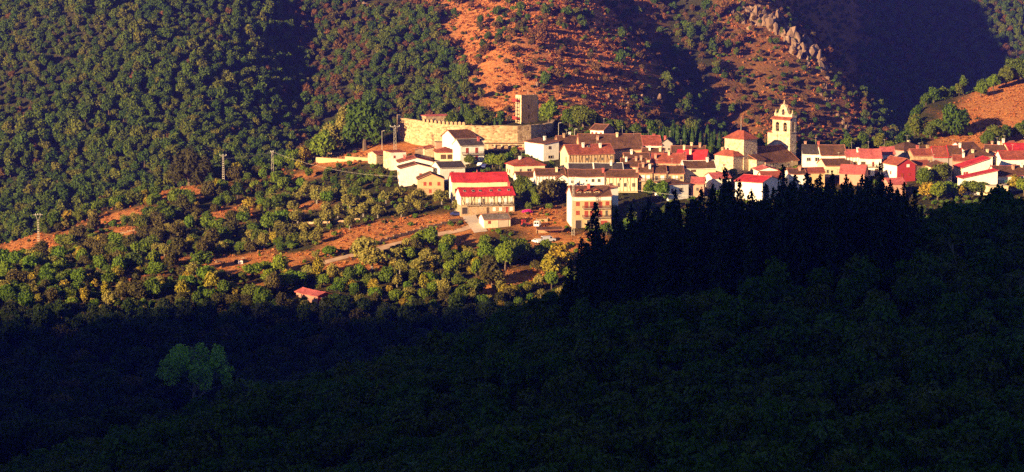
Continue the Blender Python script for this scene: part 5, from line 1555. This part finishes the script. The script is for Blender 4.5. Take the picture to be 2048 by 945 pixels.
for px, py, k_, s, l in (
    (985, 338, 'bright', 1.0, 'round green bush tree behind the pink parasol'), (1000, 340, 'bigbright', .75, 'leafy garden tree below the castle terrace'), (1018, 332, 'bright', .9, 'small leafy garden tree by the hipped red roof'), (940, 333, 'oak', .8, 'dark shrubby tree at the corner of the balcony house'),
    (1045, 398, 'bigoak', .85, 'dark leafy tree right of the two red rows'), (1062, 408, 'bigoak', .8, 'dark bushy tree on the bank right of the red terrace'), (1092, 408, 'holm', 1.9, 'olive green rounded tree left of the apartment house'), (1115, 400, 'holm', 1.6, 'brownish tree against the apartment house side'), (1073, 418, 'bigbright', .7, 'mid green bush tree on the rusty bank'),
    (1100, 345, 'oak', .5, 'small dark bush under the castle terrace'), (1258, 382, 'bright', .7, 'small bright tree in front of the timbered house'), (1302, 402, 'bigbright', .9, 'bright green tree lit at the top below the narrow stone houses'), (1322, 404, 'bigbright', 1.0, 'broad green tree beside the bright white hipped house'),
    (1850, 378, 'bigoak', .8, 'green tree in front of the cream lean-to'), (1880, 372, 'bigoak', .85, 'dark green tree in front of the latticed corner house'), (1855, 400, 'yellow', 1.4, 'yellow green lit tree below the red clad gable'), (1875, 404, 'bigbright', .9, 'bright green lit tree below the latticed corner house'), (1900, 398, 'bigbright', .8, 'green tree by the lower bright white house'), (1918, 396, 'yellow', 1.0, 'pale yellow green bush by the bright white house'), (1938, 392, 'oak', 1.1, 'dark bush under the lower bright white house'), (1960, 392, 'oak', 1.0, 'dark bush left of the white and pink board'), (2030, 386, 'yellow', 1.3, 'yellowish tree before the laundry house'), (2048, 392, 'bright', 1.2, 'green tree at the right end below the laundry house'), (1978, 372, 'bright', .6, 'small green tree beside the lower bright white house'), (1765, 345, 'greenshrub', 1.4, 'green shrub at the side of the red clad house')):
    tp_(px, py, k_, s, l, ymin=800)
for px, py, s in ((606, 616, .6), (626, 622, .5), (652, 620, .5), (668, 612, .7)):
    tp_(px, py, 'oak', s, 'small dark bush tree growing close round the lone red shed', 'bushes round the red shed')
fl = at(1057, 428, 700)
m0 = add('flowering_shrub', make_mesh('flowering_shrub', *crown_geo(77, 1.8, .9, .7, 6, 400, .2, core=.7), 'magenta'), None, fl, 0, (1.6, 1.0, .9), label='magenta flowering shrub on the bank right of the red terrace', category='shrub')
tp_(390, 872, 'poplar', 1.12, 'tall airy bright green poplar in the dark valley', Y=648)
tp_(490, 850, 'bright', 1.9, 'smaller light green tree beside the airy poplar', Y=655)
tp_(1010, 556, 'bigbright', 1.15, 'large lit green tree below the garage', Y=792)
tp_(975, 545, 'bigbright', 1.0, 'lit green tree left of the large one below the garage', Y=798)
tp_(1040, 540, 'bigoak', .85, 'dark tree at the yard edge below the rusty bank', Y=800)
tp_(985, 585, 'holm', 1.6, 'brown green round tree below the garage trees', Y=778)
tp_(1118, 545, 'yellow', 1.9, 'golden yellow tree at the edge of the pine shade', Y=792)
tp_(1098, 560, 'yellow', 1.6, 'yellow green tree beside the golden one', Y=785)
tp_(860, 500, 'bigbright', .95, 'rounded bright green tree beside the dirt track', Y=815)
tp_(835, 502, 'bigbright', .85, 'bright green tree left of the rounded one by the track', Y=815)
tp_(735, 530, 'olive', 1.9, 'large grey green olive tree above the bend of the track', Y=805)
tp_(745, 545, 'olive', 1.7, 'wide olive tree below the bend of the track', Y=796)
for px, py in ((595, 409), (634, 408), (652, 431), (676, 437), (588, 428), (595, 452), (638, 461), (699, 460), (582, 473), (631, 490), (727, 434), (700, 421), (772, 408), (797, 400), (756, 437), (803, 436), (836, 405), (839, 428), (884, 411), (911, 425), (733, 405), (612, 395), (664, 402), (690, 398), (560, 440), (572, 410), (850, 388), (818, 412), (545, 415), (560, 468), (610, 470), (655, 452), (800, 548), (840, 552), (870, 540), (852, 528), (795, 530)):
    p = at(px, py, 700)
    plant('olive', p, rnd.uniform(.95, 1.3), 'grey green olive tree of the grove below the red terrace', 'olive grove')
    NAMED.append((p.x, p.y, 3.4))
FOOT.append((pxY(390, 872, 648).x, 648, 0, -5, 5, -28, 4))
FT = np.array(FOOT)
NM = np.array(NAMED)

# scattered trees: a jittered grid over real ground, thinned by ground cover
OPENB_KEEP = 0.06
def jgrid(x0, x1, y0, y1, s, seed):
    g = np.random.default_rng(seed)
    xs, ys = np.meshgrid(np.arange(x0, x1, s), np.arange(y0, y1, s))
    xs = xs + (np.arange(xs.shape[0]) % 2)[:, None] * s / 2 + g.uniform(-.42, .42, xs.shape) * s
    ys = ys + g.uniform(-.42, .42, ys.shape) * s
    return xs.ravel(), ys.ravel(), g
REG = {}
def put(reg, x, y, kind, scale):
    REG.setdefault(reg, []).append((x, y, G(x, y), kind, scale))
RAD = {'forest': (3.1, 6.6), 'autumn': (2.6, 5.0), 'oak': (3.2, 6.5), 'bright': (3.0, 6.4), 'yellow': (2.6, 5.6), 'olive': (2.8, 4.7), 'holm': (3.2, 5.4), 'shade': (3.1, 6.4), 'valley': (3.1, 6.4), 'pine': (2.0, 12.0), 'shrub': (1.5, 1.6), 'greenshrub': (1.6, 1.8)}
# village hill and valley
xs, ys, g = jgrid(-300, 305, 490, 1070, 5.0, 5)
zs_ = ground(xs, ys); qx, qy = project_np(xs, ys, zs_)
opn = np.zeros(len(xs), bool)
for poly in OPEN_B:
    opn |= inpoly(qx, qy, poly)
for x, y, z, px, py, op in zip(xs, ys, zs_, qx, qy, opn):
    if px < -420 or px > 2480 or py > 1060 or py < 150:
        continue
    r = g.random()
    if x < 60 and 778 < y < 955 and py > 375 and not (px > 560 and py < 455) and float(fbm(np.array(x / 20 + 50), np.array(y / 13))) > .31:
        op = True
    if 925 < px < 1040 and 365 < py < 472:
        continue
    if op and r > (.10 if py > 400 else .04):
        continue
    if not clear_of_buildings(x, y, 1.2):
        continue
    if (np.hypot(NM[:, 0] - x, NM[:, 1] - y) < NM[:, 2]).any():
        continue
    yc = float(np.interp(x, CX, CYv))
    q = g.random()
    if y > yc + 4:                                   # back slope towards the mountain
        put('back', x, y, 'forest', g.uniform(.7, 1.0)); continue
    if 770 < px < 2090 and py < 425:                        # within the village: only gaps
        if r < .10 and py > 300 and not (890 < px < 1045 and py > 365):
            put('garden', x, y, 'oak' if q < .6 else 'bright', g.uniform(.35, .6))
        continue
    if px > 1100 and py < 480:
        if r < (.5 if px < 2060 else .85):
            put('garden', x, y, 'oak' if q < .7 else 'bright', g.uniform(.5, .9))
        continue
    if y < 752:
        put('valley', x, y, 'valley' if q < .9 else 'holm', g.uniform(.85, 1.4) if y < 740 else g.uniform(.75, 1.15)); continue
    if px < 600:
        if py < 420 + (600 - px) * .06 and px > 200:
            k_ = 'bright' if q < .35 else 'oak' if q < .6 else 'holm' if q < .85 else 'yellow'
        else:
            k_ = 'holm' if q < .30 else 'oak' if q < .50 else 'bright' if q < .74 else 'olive' if q < .92 else 'yellow'
        if op:
            k_ = 'shrub'
        if r < .88:
            put('slope', x, y, k_, g.uniform(.5, 1.2))
        continue
    if py < 375:
        if r < .6:
            put('slope', x, y, 'bright' if q < .5 else 'oak', g.uniform(.4, .75))
        continue
    if py < 505:
        if r < .45:
            put('grove', x, y, ('olive' if q < .5 else 'bright' if q < .8 else 'oak') if not op else ('shrub' if q < .5 else 'greenshrub'), g.uniform(.62, .95))
        continue
    k_ = 'bright' if q < .36 else 'oak' if q < .52 else 'olive' if q < .74 else 'yellow' if q < .9 else 'holm'
    if op:
        k_ = 'greenshrub' if q < .5 else 'shrub'
    put('slope', x, y, k_, g.uniform(.6, 1.0))
# mountain
xs, ys, g = jgrid(-430, 540, 1062, 1900, 4.5, 6)
zs_ = ground(xs, ys); qx, qy = project_np(xs, ys, zs_)
for x, y, z, px, py in zip(xs, ys, zs_, qx, qy):
    if px < -420 or px > 2480 or py < -110 or py > 520:
        continue
    le = 850 + max(0, min(300, py)) * .5
    r, q = g.random(), g.random()
    if px < 560:
        put('forest', x, y, 'forest' if q < .96 else 'autumn', g.uniform(.62, 1.15) * (1 + .5 * float(fbm(np.array(x / 26), np.array(y / 30), 2))))
    elif px < 730:
        if r < .85:
            put('forest', x, y, 'forest' if q < .55 else 'autumn', g.uniform(.6, 1.0))
    elif px < le:
        if r < .9 and py > 25:
            put('forest', x, y, 'forest' if q < .78 else 'autumn', g.uniform(.7, 1.1))
        elif r < .3:
            put('forest', x, y, 'autumn', g.uniform(.6, .9))
    elif px < 1230:
        dens = .05 + .75 * float(np.clip(fbm(np.array(x / 34), np.array(y / 60)) * 3 - .25, 0, 1))
        if r < dens:
            put('forest', x, y, 'forest' if q < .6 else 'autumn', g.uniform(.3, 1.0))
    elif px < 1480:
        if r < .42:
            put('forest', x, y, 'forest' if q < .5 else 'autumn', g.uniform(.35, 1.1))
    elif px < 1720:
        if r < .40:
            put('forest', x, y, 'forest' if q < .45 else 'autumn', g.uniform(.4, .8))
    else:
        if r < .8:
            put('forest', x, y, 'forest' if q < .75 else 'autumn', g.uniform(.7, 1.15))
# near hill
xs, ys, g = jgrid(-175, 180, 225, 470, 4.7, 8)
zs_ = ground(xs, ys); qx, qy = project_np(xs, ys, zs_)
za = hillA(xs, ys)
PINE_LINE = lambda px: np.interp(px, [1100, 1180, 1300, 1500, 1800, 1900, 2100], [398, 392, 385, 378, 378, 430, 470])
for x, y, z, a, px, py in zip(xs, ys, zs_, za, qx, qy):
    if px < -400 or px > 2500 or py > 1120 or a < z - 6:
        continue
    if px > 1110 and y > PINE_LINE(px) and y < 446:
        continue
    if y > 450:
        continue
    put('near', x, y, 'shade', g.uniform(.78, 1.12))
# pines on the crest
xs, ys, g = jgrid(-10, 110, 372, 446, 3.6, 9)
zs_ = ground(xs, ys); qx, qy = project_np(xs, ys, zs_)
TOPX = [1100, 1120, 1140, 1160, 1180, 1200, 1230, 1290, 1350, 1400, 1450, 1480, 1500, 1530, 1563, 1600, 1650, 1700, 1757, 1800, 1830, 1850, 1900]
TOPY = [590, 562, 520, 475, 430, 450, 420, 400, 385, 380, 345, 375, 385, 375, 340, 345, 345, 350, 335, 365, 370, 400, 430]
for x, y, z, px, py in zip(xs, ys, zs_, qx, qy):
    if px < 1104 or px > 1890 or y < PINE_LINE(px):
        continue
    top = float(np.interp(px, TOPX, TOPY)) + 14 + g.uniform(0, 62)
    h = pxY(px, top, y).z - z
    if h < 3.0:
        continue
    put('pine', x, y, 'pine', min(h, 17) / 12.0)

for px, ty in ((1141, 520), (1162, 478), (1190, 408), (1232, 424), (1262, 412), (1296, 398), (1350, 384), (1402, 376), (1425, 372), (1449, 338), (1478, 362), (1502, 380), (1530, 370), (1563, 334), (1588, 352), (1612, 348), (1638, 352), (1662, 346), (1690, 352), (1722, 354), (1757, 330), (1778, 362), (1806, 366), (1828, 378)):
    y = 442 - rnd.uniform(0, 26)
    q = pxY(px, 500, y); z = G(q.x, y)
    put('pine', q.x, y, 'pine', max(.4, (pxY(px, ty, y).z - z) / 12.0))
# how much of each tree the camera sees: front to back, on a coarse picture
W2, H2 = 1024, 472
cover = np.zeros((H2 + 1, W2 + 1), bool)
every = [(t, reg, i) for reg, ts in REG.items() for i, t in enumerate(ts)]
every.sort(key=lambda e: e[0][1])
seen = {}
for t, reg, i in every:
    x, y, z, kind, s = t
    r_, h_ = RAD[kind]
    cx_, cyp = project(x, y, z + h_ * s * .55)
    rr = F / y * r_ * s / 2
    hh = F / y * h_ * s / 4
    cx_, cyp = cx_ / 2, cyp / 2
    a0, a1 = int(max(0, cx_ - rr)), int(min(W2, cx_ + rr + 1)); b0, b1 = int(max(0, cyp - hh)), int(min(H2, cyp + hh + 1))
    if a1 <= a0 or b1 <= b0 or not sees(x, y, z + h_ * s * .8):
        seen[(reg, i)] = 0; continue
    yy, xx = np.mgrid[b0:b1, a0:a1]
    msk = ((xx - cx_) / max(rr, .5)) ** 2 + ((yy - cyp) / max(hh, .5)) ** 2 <= 1
    sub = cover[b0:b1, a0:a1]
    seen[(reg, i)] = int((msk & ~sub).sum())
    sub |= msk
LAB = {
    'near': ('dark green oak in the shaded wood of the near hill', 'oaks of the near shaded hill'),
    'pine': ('nearly black pine of the plantation before the village', 'pines on the near crest'),
    'valley': ('dark tree in the shaded valley below the olive slope', 'trees of the shaded valley'),
    'forest_forest': ('dull green oak on the mountain side behind the village', 'oaks on the mountain'),
    'forest_autumn': ('rusty brown turning tree on the mountain side', 'turning trees on the mountain'),
    'back_forest': ('green oak on the steep bank behind the village hill', 'oaks behind the village hill'),
    'garden_oak': ('small dark garden tree between the village houses', 'garden trees'), 'garden_bright': ('small bright green garden tree between the village houses', 'bright garden trees'),
    'grove_olive': ('grey green olive tree of the grove below the red terrace', 'olive grove'), 'grove_bright': ('bright green tree standing among the grove olives', 'green trees in the grove'),
    'grove_oak': ('dark green tree standing among the grove olives', 'dark trees in the grove'), 'grove_shrub': ('brown shrub on the rusty grass of the grove', 'shrubs in the grove'), 'grove_greenshrub': ('green shrub on the rusty grass of the grove', 'green shrubs in the grove'),
    'slope_holm': ('brown green holm oak on the sunlit slope', 'holm oaks on the slope'), 'slope_oak': ('dark green oak on the sunlit slope', 'oaks on the slope'),
    'slope_bright': ('bright green tree on the sunlit slope', 'bright trees on the slope'), 'slope_olive': ('grey green olive scattered on the open sunlit slope', 'olives on the slope'),
    'slope_yellow': ('yellowing tree on the sunlit slope', 'yellowing trees on the slope'), 'slope_shrub': ('brown shrub on the rusty open slope', 'shrubs on the slope'), 'slope_greenshrub': ('green shrub on the rusty open slope', 'green shrubs on the slope')}
rest = {}
for reg, ts in REG.items():
    order = sorted(range(len(ts)), key=lambda i: -seen[(reg, i)])
    limit = {'forest': 300, 'near': 280, 'valley': 260, 'pine': 140, 'back': 70}.get(reg, 300)
    parts = reg in ('near', 'pine', 'valley', 'grove', 'slope', 'garden')
    for rank, i in enumerate(order):
        x, y, z, kind, s = ts[i]
        if rank < limit and seen[(reg, i)] >= 10:
            lb = LAB.get(reg) or LAB[reg + '_' + kind]
            if reg == 'valley' and kind == 'holm':
                lb = ('brownish holm oak in the shaded valley', 'holm oaks of the shaded valley')
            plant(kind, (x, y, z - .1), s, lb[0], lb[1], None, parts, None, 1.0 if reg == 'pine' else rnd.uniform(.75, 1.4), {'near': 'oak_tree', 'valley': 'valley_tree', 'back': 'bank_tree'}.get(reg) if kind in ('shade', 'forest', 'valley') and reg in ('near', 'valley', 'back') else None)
        else:
            rest.setdefault((reg, kind), []).append((x, y, z - .1, rnd.uniform(0, 6.28), s, rnd.randrange(len(KINDS[kind]))))
STUFF = {'near': ('near_woodland', 'dense dark oak wood covering the near shaded hill'), 'forest': ('mountain_woodland', 'mass of oak woodland covering the mountain side'),
         'valley': ('valley_woodland', 'mass of dark woodland filling the shaded valley'), 'pine': ('pine_plantation', 'mass of black pines behind the front pines'),
         'back': ('bank_woodland', 'woodland on the steep bank behind the village')}
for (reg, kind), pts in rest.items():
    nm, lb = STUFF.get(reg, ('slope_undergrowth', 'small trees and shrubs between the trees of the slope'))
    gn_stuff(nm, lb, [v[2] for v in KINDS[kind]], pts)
# dead pale trees in the shaded wood
for k, (px, py) in enumerate(((1610, 480), (1700, 640), (1915, 585), (2030, 650), (1690, 820))):
    p = at(px, py, 200)
    add('bare_tree', BARE[k % 3], None, p, k, 1.0, label='bare pale tree sticking out of the dark wood', category='tree', group='bare trees in the near wood')
# bracken and low scrub over the open ground
def tuft(seed):
    g = np.random.default_rng(seed)
    n = 26
    a = g.uniform(0, 6.28, n); r_ = g.uniform(0, .6, n)
    pos = np.stack([np.cos(a) * r_, np.sin(a) * r_, g.uniform(.05, .5, n)], 1)
    nrm = unit(np.stack([np.cos(a), np.sin(a), 0.6 + 0 * a], 1) + .6 * g.normal(size=(n, 3)))
    v, f = leaf_quads(pos, nrm, .26, g, up=1.2, aspect=.45)
    return make_mesh('tuft', v, [tuple(q) for q in f], 'bracken')
TUFT = [tuft(k) for k in range(5)]
g = np.random.default_rng(21)
pts = []
N_ = 190000
tx = g.uniform(-330, 380, N_); ty = np.where(g.random(N_) < .3, g.uniform(700, 1050, N_), g.uniform(1062, 1560, N_))
tz = ground(tx, ty); qx, qy = project_np(tx, ty, tz)
ii = np.clip(np.searchsorted(gx, tx) - 1, 0, len(gx) - 2); jj = np.clip(np.searchsorted(gy, ty) - 1, 0, len(gy) - 2)
pr = openg[jj, ii] * np.clip(.75 + 1.2 * fbm(tx / 14, ty / 14), .1, 1)
ok = (qx > -60) & (qx < 2110) & (qy > -40) & (g.random(N_) < pr)
for x, y, z in zip(tx[ok], ty[ok], tz[ok]):
    if y > 1058 or clear_of_buildings(x, y, -.4):
        pts.append((x, y, z - .05, g.uniform(0, 6.28), g.uniform(.7, 2.0) if y > 1058 else g.uniform(.5, 1.15), g.integers(5)))
gn_stuff('bracken', 'rust coloured bracken and dry grass on the open slopes', TUFT, pts)
N_ = 15000
tx = g.uniform(-160, 380, N_); ty = g.uniform(1062, 1560, N_); tz = ground(tx, ty); qx, qy = project_np(tx, ty, tz)
ok = (qx > 600) & (qx < 1760) & (qy > -40) & (g.random(N_) < .75)
gn_stuff('mountain_scrub', 'low brown scrub scattered over the mountain side', [v[2] for v in KINDS['shrub']] + [v[2] for v in KINDS['autumn']][:1] + [v[2] for v in KINDS['greenshrub']][:2], [(x, y, z, g.uniform(0, 6.28), g.uniform(.4, 1.0) + .9 * g.random() ** 4, g.integers(7)) for x, y, z in zip(tx[ok], ty[ok], tz[ok])])

N_ = 26000
tx = g.uniform(-230, 235, N_); ty = g.uniform(740, 1010, N_); tz = ground(tx, ty); qx, qy = project_np(tx, ty, tz)
ii = np.clip(np.searchsorted(gx, tx) - 1, 0, len(gx) - 2); jj = np.clip(np.searchsorted(gy, ty) - 1, 0, len(gy) - 2)
ok = (qx > -60) & (qx < 2110) & (qy > 240) & (g.random(N_) < .5 - .44 * np.minimum(1, openg[jj, ii] * 1.2)) & (ty < np.interp(tx, CX, CYv) + 6)
pts = [(x, y, z, g.uniform(0, 6.28), g.uniform(.35, .95), g.integers(7)) for x, y, z in zip(tx[ok], ty[ok], tz[ok]) if clear_of_buildings(x, y, .2)]
gn_stuff('slope_scrub', 'low green and brown scrub under the trees of the slope', [v[2] for v in KINDS['shrub']] + [v[2] for v in KINDS['greenshrub']], pts)

# crags along the mountain spur
CR = [(1480, 18, 4), (1495, 30, 5), (1512, 28, 5), (1525, 38, 6), (1540, 45, 7), (1550, 58, 6), (1558, 72, 5), (1552, 40, 5), (1575, 72, 5), (1590, 85, 6), (1602, 98, 6), (1618, 108, 6), (1625, 122, 5), (1635, 138, 4), (1600, 112, 4), (1498, 50, 4),
      (1660, 78, 4), (1664, 92, 4), (1700, 158, 3), (1725, 165, 4), (1745, 160, 4), (1770, 172, 4), (1788, 186, 3), (1640, 190, 4), (1655, 200, 3), (1690, 250, 4), (1698, 262, 4), (1645, 168, 3),
      (1280, 198, 3), (1310, 205, 4), (1325, 215, 3), (1365, 215, 3), (1215, 195, 3), (1240, 178, 2.5), (1090, 150, 3), (1110, 148, 2.5), (1170, 60, 2), (1385, 190, 3), (650, 6, 5), (722, 10, 4), (1080, 175, 3), (1250, 215, 3)]
for ci, (px, py, s) in enumerate(CR):
    s = s * (1.45 if ci < 16 else 1.15)
    p = at(px, py, 1060)
    for j in range(8 if ci < 16 else 4):
        q = p + Vector((rnd.uniform(-1, 1) * s * .8, rnd.uniform(-1, 1) * s * .9, 0))
        q.z = G(q.x, q.y)
        t = s * rnd.uniform(.14, .5)
        o = add('crag_rock', ROCKS[rnd.randrange(8)], None, q + Vector((0, 0, t * .1)), rnd.uniform(0, 6), (t, t * rnd.uniform(.7, 1.2), t * rnd.uniform(1.0, 2.4)), label='weathered crag of pale rock on the mountain spur', category='rock', group='crags on the mountain')

# ------------------------------------------------------------------ haze: the air of the valley
hz = MB().box(-2150, 1150, -750, 3050, -182, 420).mesh('haze', [])
hm = bpy.data.materials.new('haze_air')
hm.use_nodes = True
hn = hm.node_tree
for n_ in list(hn.nodes):
    hn.nodes.remove(n_)
ho = hn.nodes.new('ShaderNodeOutputMaterial')
pv = hn.nodes.new('ShaderNodeVolumePrincipled')
pv.inputs['Color'].default_value = (0.17, 0.17, 1.0, 1)
pv.inputs['Density'].default_value = 0.000135
pv.inputs['Anisotropy'].default_value = 0.35
hn.links.new(pv.outputs[0], ho.inputs['Volume'])
hz.materials.append(hm)
add('haze', hz, kind='stuff', label='faint blue haze filling the valley air')
